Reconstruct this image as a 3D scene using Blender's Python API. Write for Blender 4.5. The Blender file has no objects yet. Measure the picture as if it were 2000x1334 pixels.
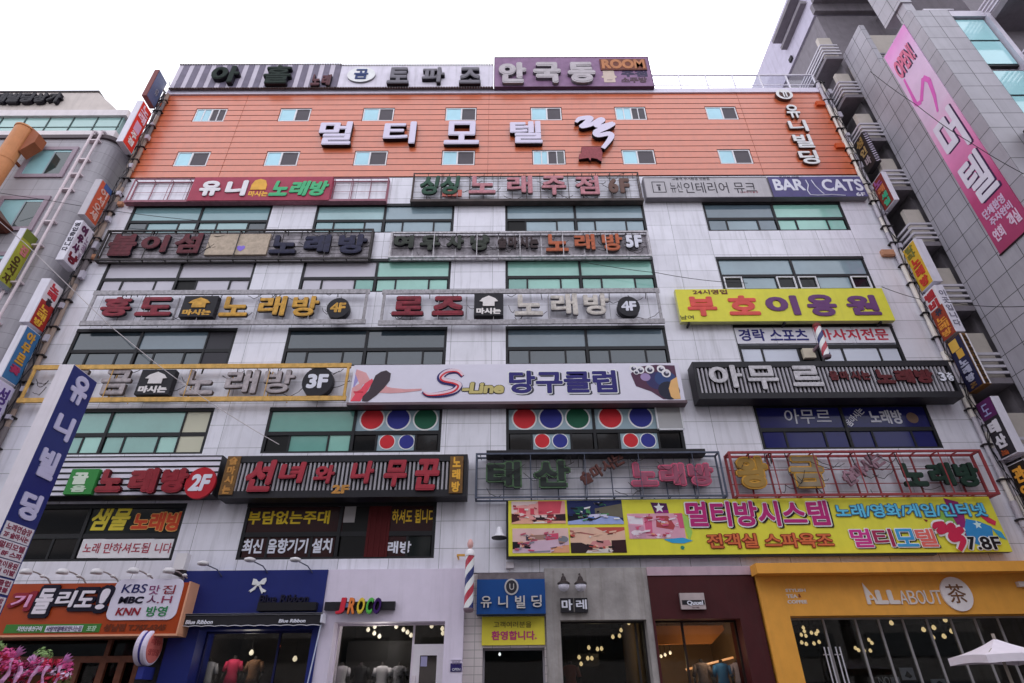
import bpy, math, random
from mathutils import Vector, Matrix
random.seed(7)
SC = bpy.context.scene
COL = SC.collection
# ------------------------------------------------------------------ camera
FPX, PITCH, YAW, ROLL, DIST, EYE = 1136.9, math.radians(31.956), math.radians(.4258), math.radians(-.5992), 18.5, 1.6
c_f = Vector((math.sin(YAW)*math.cos(PITCH), math.cos(YAW)*math.cos(PITCH), math.sin(PITCH)))
_r = Vector((math.cos(YAW), -math.sin(YAW), 0)); _u = _r.cross(c_f)
c_r = math.cos(ROLL)*_r + math.sin(ROLL)*_u
c_u = -math.sin(ROLL)*_r + math.cos(ROLL)*_u
cam = bpy.data.cameras.new('camera'); cam.sensor_width = 36; cam.lens = FPX/2000*36
cam.clip_start = .1; cam.clip_end = 2000
camo = bpy.data.objects.new('camera', cam); COL.objects.link(camo)
camo.matrix_world = Matrix(((c_r.x, c_u.x, -c_f.x, 0), (c_r.y, c_u.y, -c_f.y, -DIST), (c_r.z, c_u.z, -c_f.z, EYE), (0, 0, 0, 1)))
SC.camera = camo
# ------------------------------------------------------------------ sky, sun, exposure
SUN_EL, SUN_ROT = math.radians(50), math.radians(18)
w = bpy.data.worlds.new('World'); SC.world = w; w.use_nodes = True
nt = w.node_tree; bg = nt.nodes['Background']
sky = nt.nodes.new('ShaderNodeTexSky'); sky.sky_type = 'NISHITA'; sky.sun_disc = False
sky.sun_elevation = SUN_EL; sky.sun_rotation = SUN_ROT; sky.dust_density = 4; sky.air_density = 1.2
hsv = nt.nodes.new('ShaderNodeHueSaturation'); hsv.inputs['Saturation'].default_value = .14
nt.links.new(sky.outputs[0], hsv.inputs['Color'])
ovc = nt.nodes.new('ShaderNodeMix'); ovc.data_type = 'RGBA'; ovc.inputs[0].default_value = .72     # thick even cloud over most of the sky
ovc.inputs[7].default_value = (7.7, 7.8, 8.7, 1); nt.links.new(hsv.outputs[0], ovc.inputs[6]); nt.links.new(ovc.outputs[2], bg.inputs['Color'])
bg.inputs['Strength'].default_value = .15
sl = bpy.data.lights.new('sun', 'SUN'); sl.energy = .9; sl.angle = math.radians(25); sl.color = (1, .96, .92)
so = bpy.data.objects.new('sun', sl); COL.objects.link(so)
sd = Vector((math.sin(SUN_ROT)*math.cos(SUN_EL), math.cos(SUN_ROT)*math.cos(SUN_EL), math.sin(SUN_EL)))
so.rotation_euler = sd.to_track_quat('Z', 'Y').to_euler(); so.location = sd*60
SC.view_settings.view_transform = 'Standard'; SC.view_settings.look = 'None'
SC.view_settings.exposure = .7; SC.view_settings.gamma = 1
SC.cycles.max_bounces = 8; SC.cycles.transparent_max_bounces = 12
# ------------------------------------------------------------------ photo measurements -> metres on the facade planes
def ray(u, v): return c_f + c_r*((u-1000)/FPX) + c_u*((667-v)/FPX)
def F(u, v, off=0):
    d = ray(u, v); t = (DIST-off)/d.y; return d.x*t, EYE+d.z*t
def atX(u, v, X):
    d = ray(u, v); t = X/d.x; return d.y*t-DIST, EYE+d.z*t
def R(u0, v0, u1, v1, off=0):
    um, vm = (u0+u1)/2, (v0+v1)/2
    return F(u0, vm, off)[0], F(um, v1, off)[1], F(u1, vm, off)[0], F(um, v0, off)[1]
# ------------------------------------------------------------------ materials
KE = .80
def lin(c):
    c /= 255; return c/12.92 if c <= .04045 else ((c+.055)/1.055)**2.4
def alb(rgb, k=1):                            # photo colour -> paint colour; dark paints are darker than they look under a white sky's sheen
    l = [lin(c) for c in rgb]; f = .55+.45*min(1, (.3*l[0]+.6*l[1]+.1*l[2])/.2)
    return tuple(min(.85, c/KE*k*f) for c in l) + (1,)
MATS = {}
def newmat(key):
    m = bpy.data.materials.new(key); m.use_nodes = True; MATS[key] = m
    n = m.node_tree.nodes; return m, m.node_tree, n['Principled BSDF']
def nd(t, typ, **kw):
    n = t.nodes.new(typ)
    for k, v in kw.items():
        if k in n.inputs: n.inputs[k].default_value = v
        else: setattr(n, k, v)
    return n
def mixc(t, fac, a, b, mode='MIX'):
    n = t.nodes.new('ShaderNodeMix'); n.data_type = 'RGBA'; n.blend_type = mode
    for s, v in ((n.inputs[0], fac), (n.inputs[6], a), (n.inputs[7], b)):
        if hasattr(v, 'links'): t.links.new(v, s)
        else: s.default_value = v
    return n.outputs[2]
def weather(t, base, var, streak, scale, dirt=(.05, .045, .04, 1)):
    g = nd(t, 'ShaderNodeNewGeometry')
    no = nd(t, 'ShaderNodeTexNoise', Scale=scale, Detail=5.0, Roughness=.6); t.links.new(g.outputs['Position'], no.inputs['Vector'])
    mr = nd(t, 'ShaderNodeMapRange'); mr.inputs[1].default_value = .3; mr.inputs[2].default_value = .7
    mr.inputs[3].default_value = 1-var; mr.inputs[4].default_value = 1+var*.6; t.links.new(no.outputs[0], mr.inputs[0])
    cc = nd(t, 'ShaderNodeCombineColor')
    for i in range(3): t.links.new(mr.outputs[0], cc.inputs[i])
    c = mixc(t, 1.0, base, cc.outputs[0], 'MULTIPLY')
    if streak:
        mp = nd(t, 'ShaderNodeMapping'); mp.inputs['Scale'].default_value = (5, 5, .35); t.links.new(g.outputs['Position'], mp.inputs[0])
        n2 = nd(t, 'ShaderNodeTexNoise', Scale=1.0, Detail=6.0, Roughness=.65); t.links.new(mp.outputs[0], n2.inputs['Vector'])
        m2 = nd(t, 'ShaderNodeMapRange'); m2.inputs[1].default_value = .5; m2.inputs[2].default_value = .78
        m2.inputs[3].default_value = 0; m2.inputs[4].default_value = streak; t.links.new(n2.outputs[0], m2.inputs[0])
        c = mixc(t, m2.outputs[0], c, dirt)
    return c, no
def M(key, rgb=None, rough=.55, var=.1, streak=0., metal=0., spec=.28, scale=2.5, k=1., bump=0., raw=None, dirt=(.05, .045, .04, 1)):
    if key in MATS: return MATS[key]
    m, t, b = newmat(key)
    base = raw if raw else alb(rgb, k)
    c, no = weather(t, base, var, streak, scale, dirt)
    t.links.new(c, b.inputs['Base Color'])
    b.inputs['Roughness'].default_value = rough; b.inputs['Metallic'].default_value = metal
    b.inputs['Specular IOR Level'].default_value = spec
    if bump:
        bp = nd(t, 'ShaderNodeBump', Strength=bump, Distance=.02)
        n2 = nd(t, 'ShaderNodeTexNoise', Scale=scale*8, Detail=4.0); g = nd(t, 'ShaderNodeNewGeometry')
        t.links.new(g.outputs['Position'], n2.inputs['Vector'])
        t.links.new(n2.outputs[0], bp.inputs['Height']); t.links.new(bp.outputs[0], b.inputs['Normal'])
    return m
def P(r, g, b, **kw):                         # a plain painted colour, keyed by its value
    key = 'paint_%d_%d_%d' % (r, g, b) + ('_'+'_'.join('%s%s' % i for i in sorted(kw.items())) if kw else '')
    return M(key, (r, g, b), **dict(dict(rough=.5, var=.08, spec=.2), **kw))
def G(r, g, b, var=.18, rough=.06, sp=1.0):           # window glass; film tint with curtains and reflections painted in by soft noise
    key = 'glass_%d_%d_%d_%s_%s' % (r, g, b, var, sp)
    if key in MATS: return MATS[key]
    m, t, bs = newmat(key)
    c, no = weather(t, alb((r, g, b), 1.5 if sp > .6 else 1.0), var, 0, .45)
    t.links.new(c, bs.inputs['Base Color']); bs.inputs['Roughness'].default_value = rough
    bs.inputs['Specular IOR Level'].default_value = sp
    bp = nd(t, 'ShaderNodeBump', Strength=.05, Distance=.05); n2 = nd(t, 'ShaderNodeTexNoise', Scale=.9, Detail=1.0)
    gg = nd(t, 'ShaderNodeNewGeometry'); t.links.new(gg.outputs['Position'], n2.inputs['Vector'])
    t.links.new(n2.outputs[0], bp.inputs['Height']); t.links.new(bp.outputs[0], bs.inputs['Normal'])
    return m
def clear_glass(key='shop_glass', tint=(.85, .9, .9, 1), refl=1.0):
    if key in MATS: return MATS[key]
    m = bpy.data.materials.new(key); m.use_nodes = True; MATS[key] = m; t = m.node_tree; t.nodes.clear()
    o = t.nodes.new('ShaderNodeOutputMaterial'); mx = t.nodes.new('ShaderNodeMixShader')
    tr = t.nodes.new('ShaderNodeBsdfTransparent'); tr.inputs[0].default_value = tint
    gl = t.nodes.new('ShaderNodeBsdfGlossy'); gl.inputs['Roughness'].default_value = .02
    lw_ = t.nodes.new('ShaderNodeLayerWeight'); lw_.inputs[0].default_value = .5          # same from both sides of the pane
    pw_ = nd(t, 'ShaderNodeMath', operation='POWER'); t.links.new(lw_.outputs['Facing'], pw_.inputs[0]); pw_.inputs[1].default_value = 4
    ad_ = nd(t, 'ShaderNodeMath', operation='MULTIPLY_ADD'); t.links.new(pw_.outputs[0], ad_.inputs[0]); ad_.inputs[1].default_value = .6; ad_.inputs[2].default_value = .022
    t.links.new(ad_.outputs[0], mx.inputs[0]); t.links.new(tr.outputs[0], mx.inputs[1]); t.links.new(gl.outputs[0], mx.inputs[2])
    t.links.new(mx.outputs[0], o.inputs[0]); return m
def EM(key, col, st):
    if key in MATS: return MATS[key]
    m, t, b = newmat(key); b.inputs['Base Color'].default_value = (.8, .8, .8, 1)
    b.inputs['Emission Color'].default_value = col+(1,); b.inputs['Emission Strength'].default_value = st; return m
def panel_mat(key, rgb, bw, rh, ox, oz, mortar=.009, var=.05, streak=.25, seam=(.2, .2, .22, 1), rough=.35, side=False, tilevar=.04, k=1, spec=.5):
    if key in MATS: return MATS[key]
    m, t, b = newmat(key); g = nd(t, 'ShaderNodeNewGeometry'); sp = nd(t, 'ShaderNodeSeparateXYZ'); t.links.new(g.outputs['Position'], sp.inputs[0])
    cb = nd(t, 'ShaderNodeCombineXYZ')
    def add(s, v):
        a = nd(t, 'ShaderNodeMath', operation='ADD'); t.links.new(s, a.inputs[0]); a.inputs[1].default_value = v; return a.outputs[0]
    xs = sp.outputs[0]
    if side:                                   # the joints follow whichever way the face looks
        sn = nd(t, 'ShaderNodeSeparateXYZ'); t.links.new(g.outputs['True Normal'], sn.inputs[0])
        ab = nd(t, 'ShaderNodeMath', operation='ABSOLUTE'); t.links.new(sn.outputs[0], ab.inputs[0])
        gt = nd(t, 'ShaderNodeMath', operation='GREATER_THAN'); t.links.new(ab.outputs[0], gt.inputs[0]); gt.inputs[1].default_value = .6
        mx = nd(t, 'ShaderNodeMix'); mx.data_type = 'FLOAT'; t.links.new(gt.outputs[0], mx.inputs[0]); t.links.new(sp.outputs[0], mx.inputs[2]); t.links.new(sp.outputs[1], mx.inputs[3]); xs = mx.outputs[0]
    t.links.new(add(xs, ox), cb.inputs[0]); t.links.new(add(sp.outputs[2], oz), cb.inputs[1])
    br = nd(t, 'ShaderNodeTexBrick'); br.offset = 0; br.squash = 1
    a = alb(rgb, k); br.inputs['Color1'].default_value = tuple(c*(1-tilevar) for c in a[:3])+(1,); br.inputs['Color2'].default_value = tuple(c*(1+tilevar) for c in a[:3])+(1,)
    br.inputs['Mortar'].default_value = seam; br.inputs['Scale'].default_value = 1; br.inputs['Mortar Size'].default_value = mortar
    br.inputs['Mortar Smooth'].default_value = 0; br.inputs['Brick Width'].default_value = bw; br.inputs['Row Height'].default_value = rh
    t.links.new(cb.outputs[0], br.inputs['Vector'])
    c, no = weather(t, br.outputs['Color'], var, streak, 1.1)
    t.links.new(c, b.inputs['Base Color']); b.inputs['Roughness'].default_value = rough; b.inputs['Specular IOR Level'].default_value = spec; return m
# ------------------------------------------------------------------ glyphs
GC = {}
def glyph(body, bold=.02, res=3):
    key = (body, bold, res)
    if key in GC: return GC[key]
    cu = bpy.data.curves.new('g', 'FONT'); cu.body = body; cu.extrude = .5; cu.offset = min(bold, .004); cu.resolution_u = res
    ob = bpy.data.objects.new('g', cu); COL.objects.link(ob); bpy.context.view_layer.update()
    me = bpy.data.meshes.new_from_object(ob.evaluated_get(bpy.context.evaluated_depsgraph_get()))
    v0 = [v.co.copy() for v in me.vertices]; f0 = [tuple(p.vertices) for p in me.polygons]
    n0 = [abs(p.normal.z) > .5 for p in me.polygons]
    bpy.data.objects.remove(ob); bpy.data.curves.remove(cu); bpy.data.meshes.remove(me)
    vs, fs, nz = [(v.x, v.y, v.z+.5) for v in v0], list(f0), list(n0)
    if bold > .012:                           # heavier strokes: the same outline again, nudged round a ring, each a hair lower
        n = 6 if bold < .03 else 8
        for k in range(n):
            dx, dy = bold*math.cos(2*math.pi*k/n+.39), bold*math.sin(2*math.pi*k/n+.39); b_ = len(vs); q_ = 1-.012*(k+1)
            vs += [(v.x+dx, v.y+dy, (v.z+.5)*q_) for v in v0]; fs += [tuple(i+b_ for i in f) for f in f0]; nz += n0
    x0 = min(v[0] for v in vs); x1 = max(v[0] for v in vs); y0 = min(v[1] for v in vs); y1 = max(v[1] for v in vs)
    W, H = max(x1-x0, 1e-4), max(y1-y0, 1e-4)
    GC[key] = ([((x-x0)/W, (y-y0)/H, z) for x, y, z in vs], fs, nz, W/H); return GC[key]
FR = {'F': (Vector((1, 0, 0)), Vector((0, -1, 0))), 'L': (Vector((0, 1, 0)), Vector((1, 0, 0))), 'R': (Vector((0, -1, 0)), Vector((-1, 0, 0)))}
UP = Vector((0, 0, 1))
# ------------------------------------------------------------------ mesh builder
class MB:
    def __init__(s): s.v = []; s.f = []; s.m = []
    def add(s, vs, fs, m=0):
        b = len(s.v); s.v += [tuple(v) for v in vs]; s.f += [tuple(i+b for i in f) for f in fs]
        s.m += m if isinstance(m, list) else [m]*len(fs); return s
    def box(s, x0, x1, y0, y1, z0, z1, m=0, mf=None):      # mf: another material for the street-side face
        if x0 > x1: x0, x1 = x1, x0
        if y0 > y1: y0, y1 = y1, y0
        if z0 > z1: z0, z1 = z1, z0
        vs = [(x, y, z) for x in (x0, x1) for y in (y0, y1) for z in (z0, z1)]
        fs = [(0, 1, 3, 2), (4, 6, 7, 5), (0, 4, 5, 1), (2, 3, 7, 6), (0, 2, 6, 4), (1, 5, 7, 3)]
        return s.add(vs, fs, [m, m, m if mf is None else mf, m, m, m])
    def bar(s, p, q, r, m=0, n=6, r2=None):
        p, q = Vector(p), Vector(q); d = (q-p).normalized(); a = d.orthogonal().normalized(); b = d.cross(a); r2 = r if r2 is None else r2
        vs = [p+(a*math.cos(2*math.pi*i/n)+b*math.sin(2*math.pi*i/n))*r for i in range(n)] + [q+(a*math.cos(2*math.pi*i/n)+b*math.sin(2*math.pi*i/n))*r2 for i in range(n)]
        fs = [(i, (i+1) % n, n+(i+1) % n, n+i) for i in range(n)] + [tuple(range(n-1, -1, -1)), tuple(range(n, 2*n))]
        return s.add(vs, fs, m)
    def tube(s, pts, r, m=0, n=5):
        for a, b in zip(pts, pts[1:]): s.bar(a, b, r, m, n)
        return s
    def lathe(s, c, prof, m=0, n=14, axis=None):           # prof: (radius, height) rings round a vertical axis at c
        c = Vector(c); ax = Vector(axis or (0, 0, 1)).normalized(); a = ax.orthogonal().normalized(); b = ax.cross(a); vs = []
        for r, h in prof: vs += [c+ax*h+(a*math.cos(2*math.pi*i/n)+b*math.sin(2*math.pi*i/n))*r for i in range(n)]
        fs = []
        for k in range(len(prof)-1): fs += [(k*n+i, k*n+(i+1) % n, (k+1)*n+(i+1) % n, (k+1)*n+i) for i in range(n)]
        fs += [tuple(range(n-1, -1, -1)), tuple(range((len(prof)-1)*n, len(prof)*n))]
        return s.add(vs, fs, m)
    def prism(s, pts, y0, d, m=0, ms=None, fr='F', X=None):   # outline pts (a, z) in the plane of a frame, raised by d
        ra, nn = FR[fr]; n = len(pts)
        if sum(pts[i][0]*pts[(i+1) % n][1]-pts[(i+1) % n][0]*pts[i][1] for i in range(n)) < 0: pts = pts[::-1]
        def at(a, z, e):
            if fr == 'F': return (a, y0-e, z)
            return (X+nn.x*e, a, z)
        if fr == 'R': pts = pts[::-1]
        vs = [at(a, z, d) for a, z in pts]+[at(a, z, 0) for a, z in pts]
        fs = [tuple(range(n))]+[(i, n+i, n+(i+1) % n, (i+1) % n) for i in range(n)]+[tuple(range(2*n-1, n-1, -1))]
        return s.add(vs, fs, [m]+[m if ms is None else ms]*(n+1))
    def disc(s, cx, cz, rx, rz, y0, d, m=0, ms=None, n=28): return s.prism([(cx+rx*math.cos(2*math.pi*i/n), cz+rz*math.sin(2*math.pi*i/n)) for i in range(n)], y0, d, m, ms)
    def text(s, body, x0, z0, x1, z1, y, d, m=0, ms=None, bold=.02, shear=0, fr='F', X=0, keep=False, rot=0, res=3):
        vs, fs, nz, asp = glyph(body, bold, res); w_, h_ = x1-x0, z1-z0
        if keep:
            aw = w_ if fr == 'F' else abs(w_); wn = min(aw, h_*asp); hn = wn/asp
            cx = (x0+x1)/2; cz = (z0+z1)/2; x0, z0, w_, h_ = cx-wn/2*(1 if w_ > 0 else -1), cz-hn/2, wn*(1 if w_ > 0 else -1), hn
        cx, cz = x0+w_/2, z0+h_/2; ca, sa = math.cos(rot), math.sin(rot); ra, nn = FR[fr]; out = []
        for gx, gy, gz in vs:
            a = x0+gx*w_+shear*(gy-.5)*h_; z = z0+gy*h_
            if rot: a, z = cx+(a-cx)*ca-(z-cz)*sa, cz+(a-cx)*sa+(z-cz)*ca
            if fr == 'F': out.append((a, y-gz*d, z))
            else: out.append((X+nn.x*gz*d, a, z))
        return s.add(out, fs, [m if q else (m if ms is None else ms) for q in nz])
ORG = {}
def tag(o, label, cat, group=None, kind=None):
    if label: o['label'] = label
    if cat: o['category'] = cat
    if group: o['group'] = group
    if kind: o['kind'] = kind
    return o
def thing(name, label, cat, loc, group=None):
    o = bpy.data.objects.new(name, None); o.empty_display_size = .2; COL.objects.link(o); o.location = loc; ORG[o.name] = Vector(loc)
    return tag(o, label, cat, group)
def part(name, mb, mats, parent=None, label=None, smooth=False):
    if not mb.f: return None
    off = ORG[parent.name] if parent else Vector((0, 0, 0))
    me = bpy.data.meshes.new(name); me.from_pydata([(x-off.x, y-off.y, z-off.z) for x, y, z in mb.v], [], mb.f)
    mats = mats if isinstance(mats, (list, tuple)) else [mats]
    for m in mats: me.materials.append(m)
    for p, i in zip(me.polygons, mb.m): p.material_index = min(i, len(mats)-1); p.use_smooth = smooth
    me.update()
    o = bpy.data.objects.new(name, me); COL.objects.link(o)
    if parent: o.parent = parent; ORG[o.name] = off
    else: ORG[o.name] = off
    if label: o['label'] = label
    return o
def solo(name, mb, mats, label, cat, group=None, kind=None, smooth=False):
    return tag(part(name, mb, mats, None, None, smooth), label, cat, group, kind)
def struct(name, mb, mats): o = part(name, mb, mats); o['kind'] = 'structure'; return o
def dup(root, loc, label=None):
    r = root.copy(); COL.objects.link(r); r.location = loc
    if label: r['label'] = label
    for ch in list(root.children):
        c = ch.copy(); COL.objects.link(c); c.parent = r
        for g in ch.children:
            d = g.copy(); COL.objects.link(d); d.parent = c
    return r
# ---- lettering helpers (u, v are photo pixels of the sign face)
def letters(parent, body, px, off, d, mf, ms=None, bold=.03, gap=.14, shear=0, name='letter', rot=0, X=None, keep=False):
    """raised letters, one mesh each, spread over the box px"""
    x0, z0, x1, z1 = X or R(*px, off+d); n = len(body); cw = (x1-x0)/(n-gap*1.0 if n > 1 else 1)
    if n == 1: cw = x1-x0
    for i, ch in enumerate(body):
        if ch == ' ': continue
        mb = MB(); a = x0+i*cw; mb.text(ch, a, z0, a+(cw*(1-gap) if n > 1 else cw), z1, -off-.004, d, 0, 1, bold, shear, keep=keep, rot=rot)
        part(name, mb, [mf, ms or mf], parent)
def print_(parent, body, px, off, mf, bold=.02, shear=0, outline=None, shadow=None, name='lettering', X=None, keep=False, ob=.07, rot=0, d=.008):
    """flat printed or cut-vinyl words on a sign face"""
    x0, z0, x1, z1 = X or R(*px, off); mb = MB(); mats = [mf]
    if outline:
        mats.append(outline); e = (z1-z0)*.05
        if shadow:
            mats.append(shadow); mb.text(body, x0+e*.6, z0-e*1.7, x1+e*2.2, z1-e*.3, -off-.002, d*.6, 2, None, ob, shear, rot=rot)
        mb.text(body, x0-e, z0-e, x1+e, z1+e, -off-.003, d, 1, None, ob, shear, rot=rot, keep=keep)
        mb.text(body, x0, z0, x1, z1, -off-.006, d+.006, 0, None, bold, shear, rot=rot, keep=keep)
    else: mb.text(body, x0, z0, x1, z1, -off-.003, d, 0, None, bold, shear, rot=rot, keep=keep)
    return part(name, mb, mats, parent)
def blob(parent, polys, px, off, name='print', d=.006):
    """printed artwork: polygons in 0..1 of the box, each (material, points), laid 1.5 mm apart"""
    x0, z0, x1, z1 = px if isinstance(px, tuple) and len(px) == 4 and off is None else R(*px, off)
    mb = MB(); mats = []
    for i, (mt, pts) in enumerate(polys):
        if mt not in mats: mats.append(mt)
        mb.prism([(x0+a*(x1-x0), z1-b*(z1-z0)) for a, b in pts], -off-.002-i*.0007, d, mats.index(mt))
    return part(name, mb, mats, parent)
def ell(cx, cy, rx, ry, n=20, a0=0): return [(cx+rx*math.cos(a0+2*math.pi*i/n), cy+ry*math.sin(a0+2*math.pi*i/n)) for i in range(n)]
def ribbon(pts, w0):                          # a brush stroke of changing width round a centre line
    L, Rr = [], []
    for i, (x, y, ww) in enumerate(pts):
        a = pts[max(0, i-1)]; b = pts[min(len(pts)-1, i+1)]; dx, dy = b[0]-a[0], b[1]-a[1]; n = math.hypot(dx, dy) or 1
        L.append((x-dy/n*ww*w0, y+dx/n*ww*w0)); Rr.append((x+dy/n*ww*w0, y-dx/n*ww*w0))
    return L+Rr[::-1]
def sboard(name, label, px, off, dep, mface, mside, group='signs on the front of the building', cat='sign', trim=None):
    x0, z0, x1, z1 = R(*px, off); t = thing(name, label, cat, ((x0+x1)/2, -off+dep/2, z0), group)
    mb = MB(); mb.box(x0, x1, -off, -off+dep, z0, z1, 1, 0); part('panel', mb, [mface, mside], t)
    if trim:
        mb = MB(); e = .03
        mb.box(x0-e, x1+e, -off-.02, -off+dep, z1+.001, z1+e); mb.box(x0-e, x1+e, -off-.02, -off+dep, z0-e, z0-.001)
        mb.box(x0-e, x0-.001, -off-.02, -off+dep, z0, z1); mb.box(x1+.001, x1+e, -off-.02, -off+dep, z0, z1); part('frame', mb, trim, t)
    return t, (x0, z0, x1, z1)
def fgrid(name, label, px, off, dep, mt, nx, nz, r=.03, cat='sign', rail=None, single=False, back=None):
    """an open steel carcass of a sign: front and back rectangles tied together, with grid bars"""
    x0, z0, x1, z1 = R(*px, off); t = thing(name, label, cat, ((x0+x1)/2, -off/2, z0), 'signs on the front of the building')
    mb = MB(); yf, yb = -off, -off+dep; rr = rail or r
    rd = .035 if single else rr
    for y in ((yf,) if single else (yf, yb)):
        for z in (z0, z1): mb.box(x0-rr, x1+rr, y-rd, y+rd, z-rr, z+rr)
        for x in (x0, x1): mb.box(x-rr*(.5 if single else 1), x+rr*(.5 if single else 1), y-rd*.96, y+rd*.96, z0+rr, z1-rr)
    if single: r = .028
    for x in (x0, x1):
        for z in (z0, z1): mb.box(x-r*.9, x+r*.9, yf+rr, yb-rr, z-r*.9, z+r*.9)
    for i in range(1, nx):
        x = x0+(x1-x0)*i/nx; mb.box(x-r*.6, x+r*.6, yb-r*.7, yb+r*.7, z0+rr, z1-rr)
        for z in (z0, z1): mb.box(x-r*.5, x+r*.5, yf+rr, yb-rr, z-r*.5, z+r*.5)
        if i % 2 == 0: mb.box(x-r*.4, x+r*.4, yf-r*.4, yf+r*.4, z0+rr, z1-rr)
    for j in range(1, nz):
        z = z0+(z1-z0)*j/nz; mb.box(x0+rr, x1-rr, yb-r*1.3, yb-r*.75, z-r*.35, z+r*.35)
    for i in range(0, nx, 2):                 # brackets back to the wall
        x = x0+(x1-x0)*(i+.5)/nx; mb.box(x-.02, x+.02, yb+rr, -.002, z0+.02, z0+.06)
    part('frame', mb, mt, t)
    if back:
        mb = MB(); mb.box(x0+.02, x1-.02, yb+.04, yb+.06, z0+.02, z1-.02); part('backing', mb, back, t)
    return t, (x0, z0, x1, z1)
# ================================================================== THE SETTING
asphalt = M('asphalt', raw=(.05, .05, .052, 1), rough=.9, var=.25, scale=4, bump=.3)
paving = panel_mat('paving', (150, 145, 142), .6, .6, 0, 0, k=.8)
mb = MB(); mb.box(-300, 300, -300, 300, -.6, 0); struct('ground', mb, asphalt)
mb = MB(); mb.box(-60, 60, -5.2, 14, .003, .13); struct('pavement', mb, M('pavement', (112, 109, 107), rough=.85, var=.2, bump=.2))
mb = MB()
for i in range(12): mb.box(-40+i*7, -37+i*7, -15.1, -14.95, .003, .006)
struct('road_marking', mb, P(235, 235, 230))
# unseen row opposite, added to shade the lower storeys and show in their glass
fac = M('opposite_plaster', (165, 160, 158), rough=.8, var=.15, streak=.3)
dk = G(60, 66, 70)
for i, (xa, xb, h) in enumerate([(-44, -27, 21), (-26, -9, 26), (-8, 10, 23), (11, 27, 27), (28, 46, 21)]):
    t = thing('office_block', ['beige six storey block across the street, far left end of the row', 'grey seven storey block across the street, second along the row', 'plain block across the street, facing the middle of the signed building', 'tallest block across the street, facing the right half of the signed building', 'low block across the street at the far right end of the row'][i], 'building', ((xa+xb)/2, -40, 0), 'blocks across the street')
    mb = MB(); mb.box(xa, xb, -48, -34, 0, h); mb.box(xa+.3, xb-.3, -47.6, -34.4, h+.001, h+.5); part('wall', mb, fac, t)
    for k in range(int(h//3.4)):
        mb = MB(); mb.box(xa+.8, xb-.8, -33.99, -33.9, 1.2+k*3.4, 2.9+k*3.4); part('window', mb, dk, t)
# ================================================================== THE SIGNED BUILDING
XL, XR = -17.2, 16.1
COLS = {'A': (-16.31, -10.26), 'B': (-8.33, -2.31), 'C': (-.10, 5.96), 'D': (8.55, 14.65)}
TR = {6: 19.34, 5: 16.21, 4: 12.85, 3: 9.52, 2: 6.15}
wall_m = panel_mat('white_wall_panels', (208, 206, 215), 1.525, .83, -10.05+30.5, -17.3+24.9, mortar=.007, streak=.34, rough=.3, spec=.8, tilevar=.06, var=.09)
B = thing('commercial_building', 'eight storey building covered in signs, white panels below an orange clad top', 'building', (-.5, 6, 0))
mb = MB()
zb = [(21.95, TR[6]+.97), (TR[6]-.72, TR[5]+.97), (TR[5]-.72, TR[4]+.97), (TR[4]-.72, TR[3]+.97), (TR[3]-.72, 7.14), (5.40, 4.97)]
for z1, z0 in zb: mb.box(XL, XR, 0, .3, z0, z1)
mb.box(XL, -9.5, -.02, .3, 4.42, 4.968)
rows = [(TR[6]+.97, TR[6]-.72), (TR[5]+.97, TR[5]-.72), (TR[4]+.97, TR[4]-.72), (TR[3]+.97, TR[3]-.72), (7.14, 5.40)]
for z1, z0 in rows:
    xs = [XL]+[q for c in 'ABCD' for q in COLS[c]]+[XR]
    for i in range(0, len(xs), 2): mb.box(xs[i], xs[i+1], 0, .3, z0, z1)
part('wall', mb, wall_m, B)
mb = MB(); side = M('side_render', (150, 146, 152), rough=.8, var=.15, streak=.4)
mb.box(XL, XL+.3, .301, 14, 0, 28.2); mb.box(XR-.3, XR, .301, 14, 0, 28.2); mb.box(XL, XR, 14, 14.3, 0, 28.2); part('side_wall', mb, side, B)
mb = MB(); mb.box(XL+.3, XR-.3, .45, 14, 27.6, 27.85)
for z in (4.97, 8.0, 11.3, 14.6, 17.9, 21.5): mb.box(XL+.3, XR-.3, .5, 13.9, z-.12, z)
part('roof', mb, side, B)
mb = MB(); mb.box(XL+.3, XR-.3, 1.2, 1.3, 5.1, 27.5); part('inner_wall', mb, M('dim_room', (45, 43, 44), var=.2), B)
lav = M('lavender_trim', (206, 200, 222), rough=.35, var=.05, streak=.12)
mb = MB(); mb.box(XL-.05, XR+.05, -.10, .4, 27.96, 28.3); part('parapet_cap', mb, lav, B)
# orange lapped cladding, cut round fourteen small windows
MW = [-15.39, -11.22, -7.1, -3.02, 1.2, 5.39, 9.91]
org = M('orange_cladding', raw=(.66, .15, .06, 1), rough=.28, var=.09, streak=.14, spec=1.3, dirt=(.25, .09, .04, 1))
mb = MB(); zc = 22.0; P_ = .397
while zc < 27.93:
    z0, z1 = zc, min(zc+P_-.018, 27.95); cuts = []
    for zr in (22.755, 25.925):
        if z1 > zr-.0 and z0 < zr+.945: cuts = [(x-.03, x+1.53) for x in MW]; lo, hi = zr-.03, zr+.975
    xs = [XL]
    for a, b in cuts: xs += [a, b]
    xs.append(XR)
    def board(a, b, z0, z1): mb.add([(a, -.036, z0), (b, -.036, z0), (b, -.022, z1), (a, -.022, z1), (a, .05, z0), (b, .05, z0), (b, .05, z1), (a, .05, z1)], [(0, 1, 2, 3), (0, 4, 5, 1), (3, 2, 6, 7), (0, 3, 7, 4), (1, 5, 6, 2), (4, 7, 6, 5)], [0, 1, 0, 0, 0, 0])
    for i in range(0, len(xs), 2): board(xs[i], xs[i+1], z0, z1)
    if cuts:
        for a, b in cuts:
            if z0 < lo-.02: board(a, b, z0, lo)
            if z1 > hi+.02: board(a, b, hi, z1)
    zc += P_
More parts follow.
